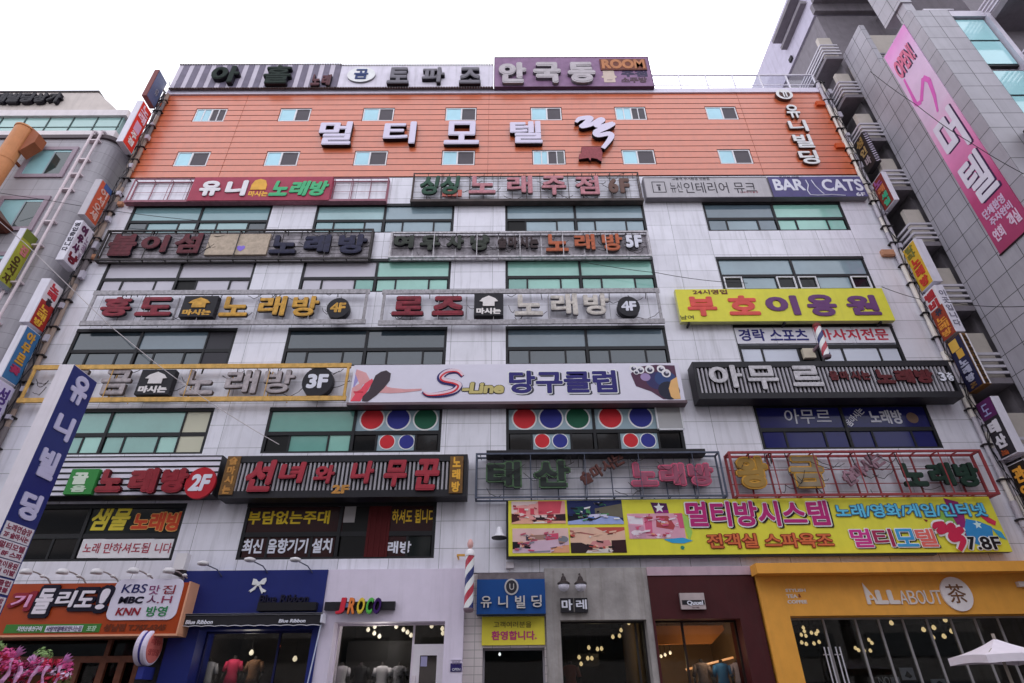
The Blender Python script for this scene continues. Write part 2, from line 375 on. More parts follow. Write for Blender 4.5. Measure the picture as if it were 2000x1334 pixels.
part('cladding', mb, [org, P(104, 36, 26)], B)  # second colour darkens the board undersides, painting in the lap shade
mb = MB(); mb.box(XL, XR, .06, .12, 21.96, 27.95)
MBW = mb
part('cladding_backing', mb, P(90, 30, 20), B)
for x in (-13.1, -.9, 11.7): mb = MB(); mb.box(x, x+.012, -.0375, -.01, 22.0, 27.94); part('cladding_joint', mb, P(150, 70, 40), B)
wf = P(214, 212, 220); g1 = G(128, 168, 182); g2 = M('fly_screen', (98, 93, 98), rough=.8, var=.06); g3 = G(40, 42, 44)
for ri, zr in enumerate((25.93, 22.76)):
    for ci, x in enumerate(MW):
        mb = MB(); y0, y1 = -.012, .05
        mb.box(x, x+1.5, y0, y1, zr, zr+.05); mb.box(x, x+1.5, y0, y1, zr+.89, zr+.94); mb.box(x, x+.05, y0, y1, zr+.05, zr+.89); mb.box(x+1.45, x+1.5, y0, y1, zr+.05, zr+.89)
        split = x+(.66 if ri else .74)
        mb.box(split, split+.07, y0-.006, y1, zr+.05, zr+.89)
        extra = (ci, ri) in ((5, 0), (4, 1), (0, 0))
        if extra: mb.box(x+.38, x+.43, y0-.003, y1, zr+.05, zr+.89); mb.box(x+1.1, x+1.14, y0-.003, y1, zr+.05, zr+.89)
        o = part('small_window', mb, wf, B)
        a = MB(); a.box(x+.05, split, .012, .02, zr+.05, zr+.89); part('pane', a, g1, o)
        b = MB(); b.box(split+.07, x+1.45, .018, .026, zr+.05, zr+.89); part('screen', b, g2, o)
        if (ci, ri) == (4, 1):
            b = MB(); b.box(x+1.14, x+1.45, .008, .012, zr+.05, zr+.89); part('open_sash', b, g3, o)
# the big ribbon windows
fr = M('dark_window_frame', (38, 38, 42), rough=.45, var=.1)
pale_fr = P(210, 210, 214)
teal, teal2, grn, grn2 = G(100, 130, 134), G(116, 144, 146), G(110, 154, 142), G(86, 132, 122)
gb, gb2, slate, white, dark = G(106, 124, 132), G(84, 100, 110), G(46, 60, 68), G(186, 182, 192, .07, .3, .3), G(26, 25, 27, .18, .06, .3)  # slate is darkened to paint in the reflection of the street opposite
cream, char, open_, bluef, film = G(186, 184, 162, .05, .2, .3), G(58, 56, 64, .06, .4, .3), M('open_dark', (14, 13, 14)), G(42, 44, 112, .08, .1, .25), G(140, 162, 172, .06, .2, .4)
fros = G(192, 196, 208, .06, .3, .4); drk2 = G(40, 46, 46, .18, .06, .3); maro = G(62, 34, 36, .1, .2, .3)
def ribbon_window(cn, fl, up, low, strip=0, strip_m=None, wf_=()):
    x0, x1 = COLS[cn]; t = TR[fl]; z1, z0 = (t+.97, t-.72) if fl > 2 else (7.14, 5.40)
    w_ = thing_w = MB(); y0, y1 = .015, .16
    w_.box(x0, x1, y0-.03, y1, z1-.14, z1); w_.box(x0, x1, y0, y1, z0, z0+.07)
    w_.box(x0, x0+.1, y0, y1, z0+.07, z1-.14); w_.box(x1-.1, x1, y0, y1, z0+.07, z1-.14)
    xe = x1-strip; xm = (x0+xe)/2
    w_.box(x0+.1, x1-.1, y0+.008, y1, t-.07, t+.07)
    cuts = [(x0+.1, xm-.05), (xm+.05, xe-(.1 if not strip else .03))]
    w_.box(xm-.05, xm+.05, y0-.008, y1, z0+.07, z1-.14)
    if strip: w_.box(xe-.03, xe+.03, y0-.006, y1, z0+.07, z1-.14)
    sash = []
    for a, b in cuts:
        L = b-a; q = [a, a+.27*L, a+.735*L, b]
        sash += [(q[0], q[1]), (q[1], q[2]), (q[2], q[3])]
        for xq in q[1:3]: w_.box(xq-.035, xq+.035, y0+.02, y1, z0+.07, t-.07)
    o = part('window', w_, fr, B)
    for (a, b), mt in zip(cuts, up):
        m_ = MB(); m_.box(a, b, .055, .065, t+.07, z1-.14); part('pane', m_, mt, o)
    for i, ((a, b), mt) in enumerate(zip(sash, low)):
        if mt is None: continue
        m_ = MB(); m_.box(a+.035, b-.035, .06+.012*(i % 2), .07+.012*(i % 2), z0+.07, t-.07); part('pane', m_, mt, o)
        if i in wf_:
            m_ = MB(); e = .045
            for bx in ((a+.02, b-.02, z0+.05, z0+.05+e), (a+.02, b-.02, t-.11, t-.065), ): m_.box(bx[0], bx[1], -.01, .055, bx[2], bx[3])
            for xx in (a+.02, b-.02-e): m_.box(xx, xx+e, -.01, .055, z0+.05+e, t-.11)
            part('sash_frame', m_, pale_fr, o)
    if strip:
        for za, zb_ in ((z0+.07, t-.07), (t+.07, z1-.14)):
            m_ = MB(); m_.box(xe+.03, x1-.1, .045, .055, za, zb_); part('panel', m_, strip_m, o)
    return o
W = {}
W['A6'] = ribbon_window('A', 6, [teal, teal], [slate, teal, teal2, teal2, teal2, slate])
W['B6'] = ribbon_window('B', 6, [teal2, gb], [teal, teal, gb, gb, gb, gb])
W['C6'] = ribbon_window('C', 6, [gb, gb], [open_, gb, gb, gb, gb, gb])
W['D6'] = ribbon_window('D', 6, [gb2, grn], [gb2, gb, gb2, grn, grn, grn])
W['A5'] = ribbon_window('A', 5, [white, white], [white, white, white, open_, white, white])
W['B5'] = ribbon_window('B', 5, [white, grn], [white, white, grn2, grn, grn, grn])
W['C5'] = ribbon_window('C', 5, [grn, grn], [grn2, grn, grn, grn, grn, grn2])
W['D5'] = ribbon_window('D', 5, [gb, gb], [dark, gb, dark, dark, gb, dark], wf_=(0, 2, 3, 5))
W['A4'] = ribbon_window('A', 4, [slate, gb2], [slate, slate, slate, slate, slate, slate], 1.05, char)
W['B4'] = ribbon_window('B', 4, [slate, slate], [slate, slate, slate, slate, slate, slate])
W['C4'] = ribbon_window('C', 4, [gb2, gb2], [slate, slate, slate, slate, slate, slate])
W['D4'] = ribbon_window('D', 4, [fros, fros], [fros, fros, open_, fros, fros, fros])
W['A3'] = ribbon_window('A', 3, [grn2, grn2], [grn, grn2, grn, grn2, grn2, grn], .95, cream)
W['B3'] = ribbon_window('B', 3, [grn2, film], [open_, grn2, grn, dark, film, dark])
W['C3'] = ribbon_window('C', 3, [film, film], [dark, film, dark, dark, film, dark])
W['D3'] = ribbon_window('D', 3, [bluef, bluef], [bluef]*6)
W['A2'] = ribbon_window('A', 2, [dark, drk2], [dark, dark, dark, None, None, None])
W['B2'] = ribbon_window('B', 2, [maro, maro], [maro, maro, maro, None, maro, drk2])
# stickers and lettering on the panes
def on_window(key, fn): fn(W[key])
RED, BLU, GRN_, WHT = P(196, 44, 52), P(56, 60, 150), P(36, 100, 74), P(238, 238, 242)
def discs(o, lst):
    for u, v, r, c in lst:
        cx, cz = F(u, v, -.05); m_ = MB(); rr = r*DIST*1.32/FPX
        m_.disc(cx, cz, rr*1.14, rr*1.14, .053, .004, 0); m_.disc(cx, cz, rr, rr, .049, .004, 1); part('disc', m_, [WHT, c], o)
discs(W['B3'], [(727, 818, 18, RED), (778, 818, 18, BLU), (831, 818, 18, GRN_), (756, 863, 11.5, RED), (794, 863, 11.5, BLU)])
discs(W['C3'], [(1024, 817, 18, RED), (1076, 816, 18, BLU), (1128, 816, 18, GRN_), (1192, 815, 18, RED), (1251, 814, 18, BLU), (1059, 861, 11.5, RED), (1094, 861, 11.5, BLU), (1232, 860, 11.5, RED), (1266, 860, 11.5, BLU)])
OFW = -.05
wv = P(205, 205, 215)
print_(W['D3'], '아무르', (1532, 799, 1622, 828), OFW, wv, .01, .1, keep=True); print_(W['D3'], '음마시는', (1646, 797, 1692, 832), OFW, wv, .02, rot=.7, X=(lambda a: (a[0], a[1]+.2, a[2], a[3]-.2))(R(1644, 797, 1694, 832, OFW)))
print_(W['D3'], '노래방', (1698, 801, 1762, 828), OFW, wv, .03)
m_ = MB(); cx, cz = F(1782, 816, OFW); m_.disc(cx, cz, .2, .2, .052, .004); part('disc', m_, P(120, 96, 80), W['D3'])
yl, og = P(224, 196, 64), P(206, 92, 44)
print_(W['A2'], '샘물', (180, 991, 254, 1036), OFW, yl, .03, .15); print_(W['A2'], '노래방', (260, 1001, 356, 1037), OFW, P(196, 70, 40), .04, 0, outline=P(222, 160, 90), ob=.09)
for (u0, u1), tx in zip(((154, 202), (196, 299), (293, 342)), ('노래', '만하셔도됩', '니다')):
    x0, z0, x1, z1 = R(u0+3, 1053, u1-3, 1090, OFW); m_ = MB(); m_.box(x0, x1, .03, .07, z0, z1); part('sign_panel', m_, P(214, 212, 222), W['A2'])
    ml = .18*(x1-x0) if len(tx) == 2 else .05*(x1-x0)
    print_(W['A2'], tx, None, -.028, P(170, 46, 70), .012, X=(x0+ml, z0+.14, x1-.06, z1-.12))
print_(W['B2'], '부담없는주대', (484, 998, 644, 1024), OFW, P(232, 184, 48), .025); print_(W['B2'], '하셔도 됩니다', (766, 995, 850, 1022), OFW, P(222, 176, 50), .02)
print_(W['B2'], '최신 음향기기 설치', (474, 1052, 648, 1081), OFW, wv, .03); print_(W['B2'], '래방', (757, 1057, 803, 1081), OFW, wv, .03)
x0, z0, x1, z1 = R(668, 984, 718, 1088, .0); m_ = MB(); m_.box(x0, x1, .03, .05, z0, z1); part('open_sash', m_, open_, W['B2'])
x0, z0, x1, z1 = R(716, 984, 760, 1087, .03); m_ = MB()
for i in range(8): m_.box(x0+(x1-x0)*i/8, x0+(x1-x0)*(i+.96)/8, .002+.012*(i % 2), .03, z0, z1)
part('curtain', m_, P(92, 32, 34, rough=.85), W['B2'])
m_ = MB(); x0, z0, x1, z1 = R(672, 985, 694, 1020, .0); m_.box(x0, x1, .02, .029, z0, z1); part('vent_panel', m_, P(150, 145, 145), W['B2'])
x0, z0, x1, z1 = R(1436, 639, 1743, 671, -.02)
for i in range(4):
    m_ = MB(); m_.box(x0+(x1-x0)*i/4+.01, x0+(x1-x0)*(i+1)/4-.01, -.012, .05, z0, z1); part('sign_panel', m_, P(208, 206, 214), W['D4'])
navy_t, red_t = P(54, 50, 130), P(186, 50, 70)
for tx, px, c in (('경락', (1443, 643, 1494, 666), navy_t), ('스포츠', (1503, 643, 1577, 665), navy_t), ('마사지', (1598, 643, 1678, 664), red_t), ('전문', (1682, 642, 1734, 664), red_t)):
    print_(W['D4'], tx, px, .013, c, .018)
m_ = MB(); x0, z0, x1, z1 = R(1570, 680, 1592, 698, .1); m_.box(x0, x1, -.1, .1, z0, z1); part('air_outlet', m_, P(200, 190, 170), W['D4'])
x0, z0, x1, z1 = R(1284, 789, 1330, 837, .05); m_ = MB(); m_.box(x0, x1, -.04, .02, z0, z1)
o_ = part('propped_sash', m_, G(128, 128, 130), W['C3'])
m_ = MB()
for a, b, c, d in ((x0, x1, z0-.05, z0), (x0, x1, z1, z1+.05), (x0-.05, x0, z0, z1), (x1, x1+.05, z0, z1)): m_.box(a, b, -.06, .03, c, d)
part('sash_frame', m_, pale_fr, W['C3'])
# conduits down both corners
def conduits(x, z0, z1, label, cols, dx):
    t = thing('conduit_bundle', label, 'conduit', (x, -.1, z0)); random.seed(int(abs(x)*10))
    for k in range(2):
        mb = MB(); z = z0
        while z < z1:
            h = random.uniform(.5, 1.1); r = random.uniform(.06, .1); mb.bar((x+dx*k, -.14, z), (x+dx*k, -.14, min(z+h, z1)), r, random.randint(0, 1), 7); z += h
        part('pipe', mb, cols, t)
    z = z0+.3
    while z < z1:
        mb = MB(); mb.box(x-.12, x+dx+.12, -.24, -.003, z, z+.05); part('clamp', mb, P(52, 47, 50), t); z += random.uniform(.8, 1.6)
    for k in range(int((z1-z0)/1.6)):
        zz = z0+.4+k*1.6+random.uniform(-.4, .4); xx = x+dx*random.uniform(.2, 1.3); mb = MB(); mb.box(xx, xx+.16, -.3, -.12, zz, zz+random.uniform(.15, .4)); part('junction_box', mb, [P(170, 165, 176)], t)
    for k in range(3):                        # slack cables tied to the pipes
        pts = [(x+dx*random.uniform(-.3, 1.2), -.25-random.uniform(0, .08), z0+(z1-z0)*i/40) for i in range(41)]; mb = MB(); mb.tube(pts, .012, 0, 4); part('cable', mb, P(46, 44, 50), t)
conduits(16.0, 4.5, 28.7, 'pale pipes clamped down the right corner of the building', [P(212, 204, 196), P(180, 174, 182)], .22)
conduits(-17.28, 4.5, 27.9, 'rusty pipes clamped down the left corner of the building', [P(140, 122, 112), P(112, 104, 106)], .2)
for px in ((1594, 199, 1616, 206), (1632, 281, 1654, 289), (304, 203, 316, 208), (268, 291, 280, 297)):
    x0, z0, x1, z1 = R(*px, .1); mb = MB(); mb.box(x0, x1, -.16, -.04, z0, z1); part('cladding_bracket', mb, P(190, 84, 44), B)
# rooftop railing
mb = MB(); x0, z0, x1, z1 = R(1275, 148, 1592, 173, -.3)
rz = 28.3; t = thing('roof_railing', 'glass railing along the roof edge right of the rooftop signs', 'railing', ((x0+x1)/2, .3, rz))
for i in range(7): xx = x0+(x1-x0)*i/6; mb.box(xx-.03, xx+.03, .27, .33, rz, z1)
mb.box(x0, x1, .26, .34, z1+.001, z1+.06); mb.box(x0, x1, .28, .32, (rz+z1)/2-.02, (rz+z1)/2+.02); part('frame', mb, P(212, 208, 220), t)
mb = MB(); mb.box(x0, x1, .296, .304, rz+.05, z1); part('glass', mb, clear_glass('rail_glass', (.9, .91, .93, 1)), t)
mb = MB(); mb.box(x0, x1, .7, .8, rz, rz+.55); solo('roof_upstand', mb, lav, 'pale low wall behind the glass roof railing', 'wall')
# ================================================================== SIGNS ON THE FRONT
rust = M('rusty_steel', (96, 84, 82), rough=.8, var=.45, scale=7, streak=.4, dirt=(.06, .03, .02, 1))
dsteel = M('dark_steel', (58, 54, 58), rough=.7, var=.35, scale=6)
galv = M('galvanised', (160, 156, 160), rough=.65, var=.4, scale=9, streak=.45)
ret = P(34, 30, 42); gside = P(120, 117, 122)
# letters standing on the orange cladding
lw = M('lavender_letter', (204, 196, 242), rough=.3, var=.04)
t = thing('wall_lettering', 'large lavender raised letters with a brush stroke mark across the orange cladding', 'lettering', (-1.5, -.1, 25), 'signs on the front of the building')
for ch, px in (('멀', (622, 237, 688, 282)), ('티', (749, 237, 812, 280)), ('모', (868, 236, 936, 281)), ('텔', (996, 236, 1059, 279))):
    letters(t, ch, px, .07, .2, lw, ret, .03)
sq = [(.05, .20, .5), (.16, .08, .9), (.42, .06, 1), (.28, .28, 1), (.18, .40, .9), (.40, .34, .8), (.66, .14, .95), (.72, .16, 1), (.56, .34, 1), (.66, .40, .8), (.98, .30, .9), (.82, .44, 1.05), (.54, .62, 1.1), (.56, .76, .9), (.86, .70, 1), (.88, .86, .9), (.66, 1.22, .7)]
def squiggle(px, off, w0, sq=sq):
    x0, z0, x1, z1 = R(*px, off); pts = [(x0+a*(x1-x0), z1-b*(z1-z0), c) for a, b, c in sq]; out = []
    for i in range(len(pts)-1):            # smooth the stroke
        p0, p1, p2, p3 = pts[max(i-1, 0)], pts[i], pts[i+1], pts[min(i+2, len(pts)-1)]
        for k in range(5):
            s_ = k/5; out.append(tuple(.5*((2*p1[j])+(-p0[j]+p2[j])*s_+(2*p0[j]-5*p1[j]+4*p2[j]-p3[j])*s_*s_+(-p0[j]+3*p1[j]-3*p2[j]+p3[j])*s_**3) for j in range(3)))
    return out+[pts[-1]], w0
def stroke_mb(mb, pts, w0, y, d, m=0, ms=1):
    for a, b in zip(pts, pts[1:]):          # overlapping short pieces of one brush stroke, stepped 0.2 mm so no faces share a plane
        dx, dz = b[0]-a[0], b[1]-a[1]; n = math.hypot(dx, dz) or 1; nx, nz = -dz/n*w0, dx/n*w0
        ex, ez = dx/n*w0*.45, dz/n*w0*.45; y -= .0004
        mb.prism([(a[0]+nx*a[2]-ex, a[1]+nz*a[2]-ez), (b[0]+nx*b[2]+ex, b[1]+nz*b[2]+ez), (b[0]-nx*b[2]+ex, b[1]-nz*b[2]+ez), (a[0]-nx*a[2]-ex, a[1]-nz*a[2]-ez)], y, d, m, ms)
mb = MB(); pts, w0 = squiggle((1124, 228, 1199, 278), .25, .15); stroke_mb(mb, pts, w0, -.07, .2); part('brush_mark', mb, [lw, ret], t)
mb = MB(); x0, z0, x1, z1 = R(1130, 287, 1178, 318, .2); q = lambda a, b: (x0+a*(x1-x0), z1-b*(z1-z0))
mb.prism([q(.15, 0), q(.95, .02), q(.98, .45), q(.95, .6), q(.9, .95), q(.72, .78), q(.5, .72), q(.45, .9), q(.38, .72), q(0, .8), q(.02, .5), q(.12, .42)], -.07, .16, 0, 1)
part('red_seal', mb, [M('faded_seal', (150, 72, 78), var=.3, scale=9), ret], t)
# vertical building name on the cladding
t = thing('wall_lettering', 'column of white and brass raised letters under a round emblem on orange cladding', 'lettering', (13.6, -.1, 24), 'signs on the front of the building')
wl, br_ = M('cream_letter', (232, 222, 220), rough=.25), M('bronze_side', (92, 62, 54), rough=.4)
mb = MB(); cx, cz = F(1532, 184, .2); mb.disc(cx, cz, .42, .40, -.05, .16, 0, 1); mb.disc(cx, cz, .27, .26, -.19, .03, 1); part('emblem', mb, [wl, br_], t)
mb = MB(); x0, z0, x1, z1 = R(1525, 178, 1540, 190, .22); mb.text('ㅠ', x0, z0, x1, z1, -.22, .03, 0, 1, .04); part('emblem_mark', mb, [wl, br_], t)
for ch, px in (('유', (1536, 204, 1562, 230)), ('니', (1541, 234, 1577, 256)), ('빌', (1551, 262, 1588, 288)), ('딩', (1562, 293, 1599, 320))): letters(t, ch, px, .05, .12, wl, br_, .026)
# ---- roof signs
t, rc = sboard('roof_sign', 'grey and white striped corrugated roof sign with dark broken letters', (341, 127, 663, 172), .25, .16, P(186, 178, 190), gside)
x0, z0, x1, z1 = rc; mb = MB(); n = 15
for i in range(n): a = x0+(x1-x0)*(i+.42)/n; mb.box(a, a+(x1-x0)*.56/n, -.268, -.252, z0+.02, z1-.02)
part('stripe', mb, M('faded_stripe', (112, 104, 122), var=.2), t)
mb = MB()
for zq in (z1+.001, z0-.05):
    mb = MB()
    for i in range(64): a = x0+(x1-x0)*i/64; mb.box(a, a+.1, -.3, -.2, zq, zq+.049)
    part('corrugated_edge', mb, [rust], t)
dg = M('burnt_green', (44, 56, 50), rough=.8, var=.4, scale=8)
letters(t, '아', (412, 128, 466, 160), .25, .25, dg, ret, .045); letters(t, '홀', (515, 127, 568, 162), .25, .25, dg, ret, .035)
letters(t, '노래', (608, 145, 646, 166), .25, .15, M('dull_red', (98, 50, 58), var=.3), ret, .06)
t, rc = sboard('roof_sign', 'white roof sign with a round blue emblem and grey block letters', (659, 128, 964, 171), .25, .16, M('chalky_white', (206, 200, 212), var=.08, streak=.3), gside)
x0, z0, x1, z1 = rc; mb = MB()
for zq in (z1+.001, z0-.05):
    mb = MB()
    for i in range(60): a = x0+(x1-x0)*i/60; mb.box(a, a+.1, -.3, -.2, zq, zq+.049)
    part('corrugated_edge', mb, [rust], t)
mb = MB(); cx, cz = F(706, 147, .3); mb.disc(cx, cz, .72, .62, -.25, .1, 0, 1); part('emblem', mb, [WHT, gside], t)
mb = MB(); mb.text('곰', cx-.36, cz-.4, cx+.36, cz+.42, -.351, .03, 0, 0, .025); part('emblem_mark', mb, P(52, 70, 124), t)
gm = M('grey_letter', (112, 108, 116), var=.2)
for ch, px in (('토', (757, 131, 799, 162)), ('파', (824, 131, 868, 160)), ('즈', (897, 131, 939, 162))): letters(t, ch, px, .25, .22, gm, ret, .04)
t, rc = sboard('roof_sign', 'tall purple framed roof sign with bulky grey letters and a brown corner panel', (966, 112, 1271, 169), .3, .2, M('faded_purple', (134, 102, 134), var=.2, streak=.25), P(90, 70, 92), trim=P(84, 62, 88))
lg = M('worn_grey', (172, 164, 168), var=.15)
letters(t, '안국동', (974, 121, 1163, 161), .3, .18, lg, gside, .06, gap=.2)
x0, z0, x1, z1 = R(1172, 115, 1262, 136, .36); mb = MB(); mb.box(x0, x1, -.36, -.302, z0, z1); part('panel', mb, M('rust_panel', (120, 62, 44), var=.3, scale=6), t)
print_(t, 'ROOM', (1175, 116, 1259, 134), .36, M('tan_letter', (170, 110, 70), var=.2), .05)
print_(t, '룸', (1175, 138, 1204, 161), .3, P(190, 172, 160), .05); print_(t, '주점', (1213, 138, 1264, 150), .3, P(70, 62, 92), .05); print_(t, '소주방', (1213, 151, 1264, 162), .3, P(90, 66, 78), .05)
def tangle(t, rc, off, n, seed, mt):           # loose neon leads and tie wires hanging about the letters
    random.seed(seed); x0, z0, x1, z1 = rc
    mb = MB()
    for k in range(n):
        x = random.uniform(x0+.1, x1-.5); z = random.uniform(z0+.1, z1-.05); pts = []; L = random.uniform(.2, .9); tv = random.uniform(-1, 1)
        for i in range(6): s_ = i/5; pts.append((x+L*s_, -off-random.uniform(0, .04), min(z1, max(z0, z-.25*4*s_*(1-s_)*random.uniform(.5, 1)+tv*.25*s_))))
        mb.tube(pts, .011, 0, 4)
    for k in range(n//2):
        x = random.uniform(x0+.1, x1-.1); mb.bar((x, -off, z1), (x+random.uniform(-.05, .05), -off, z1-random.uniform(.15, .45)), .016, 0, 4)
    part('wiring', mb, mt, t)['kind'] = 'stuff'
wk = M('black_lead', (46, 42, 44), rough=.6, var=.3)
# ---- sixth floor
pk = M('faded_pink_frame', (150, 100, 112), rough=.7, var=.25, scale=5)
t, rc = fgrid('frame_sign', 'red karaoke sign board with white, yellow and green letters between empty frame bays', (256, 349, 756, 391), .24, .19, pk, 14, 2, .022)
x0, z0, x1, z1 = R(373, 347, 646, 389, .34); mb = MB(); mb.box(x0, x1, -.34, -.1, z0-.06, z1+.04); part('panel', mb, M('dusty_red', (164, 62, 84), var=.15, streak=.15), t)
mb = MB(); mb.box(rc[0]-.03, rc[2]+.03, -.3, -.05, rc[1]-.13, rc[1]-.04); part('gutter', mb, pk, t)
letters(t, '유', (390, 353, 431, 382), .34, .05, P(216, 212, 218), gside, .06); letters(t, '니', (441, 352, 482, 382), .34, .05, P(216, 212, 218), gside, .06)
yel = M('sign_yellow', (212, 160, 64), var=.15)
mb = MB(); x0, z0, x1, z1 = R(492, 350, 522, 371, .35); mb.prism([(x0, z0), (x1, z0), (x1, z0+.3), (x1-.1, z1-.1), ((x0+x1)/2, z1), (x0+.1, z1-.1), (x0, z0+.3)], -.342, .03); part('house_icon', mb, yel, t)
print_(t, '마시는', (485, 373, 523, 384), .34, yel, .05); letters(t, '노래방', (530, 353, 640, 382), .34, .04, P(74, 168, 116), P(40, 90, 70), .05, .06, .15)
t, rc = fgrid('frame_sign', 'rusty open grid sign with green bubble letters and fallen pink letters', (806, 338, 1250, 389), .26, .2, rust, 16, 5, .02)
mb = MB(); mb.box(rc[0]-.03, rc[2]+.05, -.32, -.02, rc[1]-.16, rc[1]-.03); part('gutter', mb, M('brown_gutter', (84, 72, 70), var=.3, streak=.4), t)
pkl = M('pale_pink_letter', (176, 118, 126), var=.3, scale=8); grl = M('bubble_green', (46, 86, 66), var=.4, scale=9)
letters(t, '싱싱', (820, 343, 896, 379), .2, .1, grl, dg, .04, .1, .1)
mb = MB(); x0, z0, x1, z1 = R(864, 371, 904, 383, .25)
for i in range(4): a = x0+(x1-x0)*i/4; mb.box(a, a+(x1-x0)*.2, -.26, -.2, z0, z1)
part('price_tag', mb, P(176, 98, 88), t)
for ch, px in (('노', (916, 343, 968, 377)), ('래', (990, 343, 1040, 377)), ('주', (1058, 343, 1106, 380)), ('점', (1124, 343, 1170, 379))): letters(t, ch, px, .18, .12, pkl, rust, .03)
letters(t, '6F', (1188, 348, 1230, 376), .2, .08, P(112, 84, 76), rust, .05)
gy = M('sign_grey', (172, 168, 172), var=.06, streak=.2)
tangle(t, rc, 0.2, 26, 0, wk)
t, rc = sboard('signboard', 'plain pale grey interior shop sign with thin dark letters', (1260, 347, 1502, 385), .3, .28, gy, gside, trim=P(120, 116, 122))
dgt = P(66, 62, 70)
print_(t, '인테리어 뮤크', (1336, 356, 1476, 377), .3, dgt, -.004); print_(t, '뉴신', (1309, 356, 1332, 376), .3, dgt, -.004); print_(t, '고품격 주거환경 전문점', (1312, 346, 1385, 352), .3, dgt, .0)
mb = MB(); x0, z0, x1, z1 = R(1274, 355, 1300, 376, .3)
for a, b, c, d in ((x0, x1, z0, z0+.03), (x0, x1, z1-.03, z1), (x0, x0+.03, z0+.03, z1-.03), (x1-.03, x1, z0+.03, z1-.03), (x0+.2, x1-.2, z1-.25, z1-.18), (x0+.25, x1-.25, z0+.12, z1-.3)): mb.box(a, b, -.31, -.302, c, d)
part('lettering', mb, dgt, t)
print_(t, '인 테 리 어 설 계', (1446, 374, 1480, 377), .3, P(170, 100, 110), .0)
t, rc = sboard('signboard', 'dark violet bar sign with white serif letters and a drawn pair of legs', (1505, 345, 1688, 384), .32, .3, M('bar_violet', (92, 86, 134), var=.25, scale=1.2), gside)
print_(t, 'BAR', (1511, 350, 1570, 372), .32, wv, .03); print_(t, 'CATS', (1605, 350, 1684, 373), .32, wv, .025, .05)
x0, z0, x1, z1 = R(1574, 350, 1606, 382, .32); mb = MB(); y = -.324
for pl in (((.1, .95), (.02, .7), (.2, .35), (.15, .05)), ((.5, .05), (.6, .4), (.85, .8), (.95, .9)), ((.1, .95), (.5, .98), (1.4, .95), (2.2, 1.0))):
    mb.tube([(x0+a*(x1-x0), y, z1-b*(z1-z0)) for a, b in pl], .022)
part('legs_drawing', mb, wv, t); print_(t, '라이브 카페', (1522, 344, 1560, 349), .32, P(70, 64, 100), .01); print_(t, '6F', (1672, 376, 1690, 383), .32, wv, .02)
# ---- fifth floor
slat = M('dirty_slats', (150, 144, 150), var=.4, scale=5, streak=.6)
def slats(t, rc, off, n, mt, name='slat', gap=.1):
    mb = MB(); x0, z0, x1, z1 = rc
    for i in range(n): a = z0+(z1-z0)*i/n; mb.box(x0+.04, x1-.04, -off-.01, -off+.02, a+gap*(z1-z0)/n, a+(z1-z0)/n)
    part(name, mb, mt, t)
t, rc = fgrid('frame_sign', 'sooty framed sign with dark red letters, tan board and navy letters', (200, 450, 724, 506), .26, .18, M('sooty_steel', (72, 66, 66), var=.5, scale=6, streak=.5), 12, 2, .035)
slats(t, rc, .1, 8, slat)
drd = M('dark_red_letter', (106, 36, 48), var=.45, scale=6, streak=.4); nv = M('navy_letter', (46, 46, 78), var=.45, scale=6, streak=.3)
x0, z0, x1, z1 = R(405, 457, 524, 497, .22); mb = MB(); mb.box(x0, x1, -.22, -.13, z0, z1); part('panel', mb, M('tan_board', (172, 156, 138), var=.25, scale=7), t)
print_(t, '♥', (462, 480, 478, 491), .22, P(130, 110, 200), .02)
letters(t, '불', (211, 457, 266, 499),   .16, .12, drd, ret, .06); letters(t, '이', (275, 459, 328, 492),   .16, .12, drd, ret, .05); letters(t, '섬', (341, 455, 392, 494),   .16, .12, drd, ret, .045)
letters(t, '노', (528, 459, 580, 494), .16, .12, nv, ret, .045); letters(t, '래', (594, 458, 645, 492), .16, .12, nv, ret, .06); letters(t, '방', (660, 457, 716, 494), .16, .12, nv, ret, .05)
ww = M('peeling_white', (184, 180, 184), var=.45, scale=7, streak=.5, dirt=(.1, .07, .06, 1))
tangle(t, rc, 0.2, 26, 1, wk)
t, rc = fgrid('frame_sign', 'peeling white framed sign with mossy green, brown and orange letters', (763, 454, 1268, 501), .26, .18, ww, 12, 2, .04)
mb = MB(); mb.box(rc[0], rc[2], -.07, -.05, rc[1]+.05, rc[3]-.05); part('backing', mb, slat, t)
mg = M('mossy_letter', (60, 66, 56), var=.5, scale=9)
for ch, px in (('여', (768, 459, 808, 484)), ('우', (820, 459, 860, 488)), ('사', (872, 459, 906, 485)), ('냥', (918, 458, 956, 488))): letters(t, ch, px, .15, .12, mg, ret, .06)
letters(t, '술마시는', (972, 462, 1052, 484), .16, .1, M('dark_brown_letter', (64, 44, 46), var=.3), ret, .06)
ol = M('rust_orange_letter', (172, 90, 58), var=.35, scale=8)
for ch, px in (('노', (1066, 457, 1110, 490)), ('래', (1122, 457, 1162, 487)), ('방', (1176, 456, 1216, 489))): letters(t, ch, px, .15, .12, ol, rust, .035)
letters(t, '5F', (1222, 459, 1254, 483), .16, .1, wv, ret, .06)
tangle(t, rc, 0.2, 26, 2, wk)
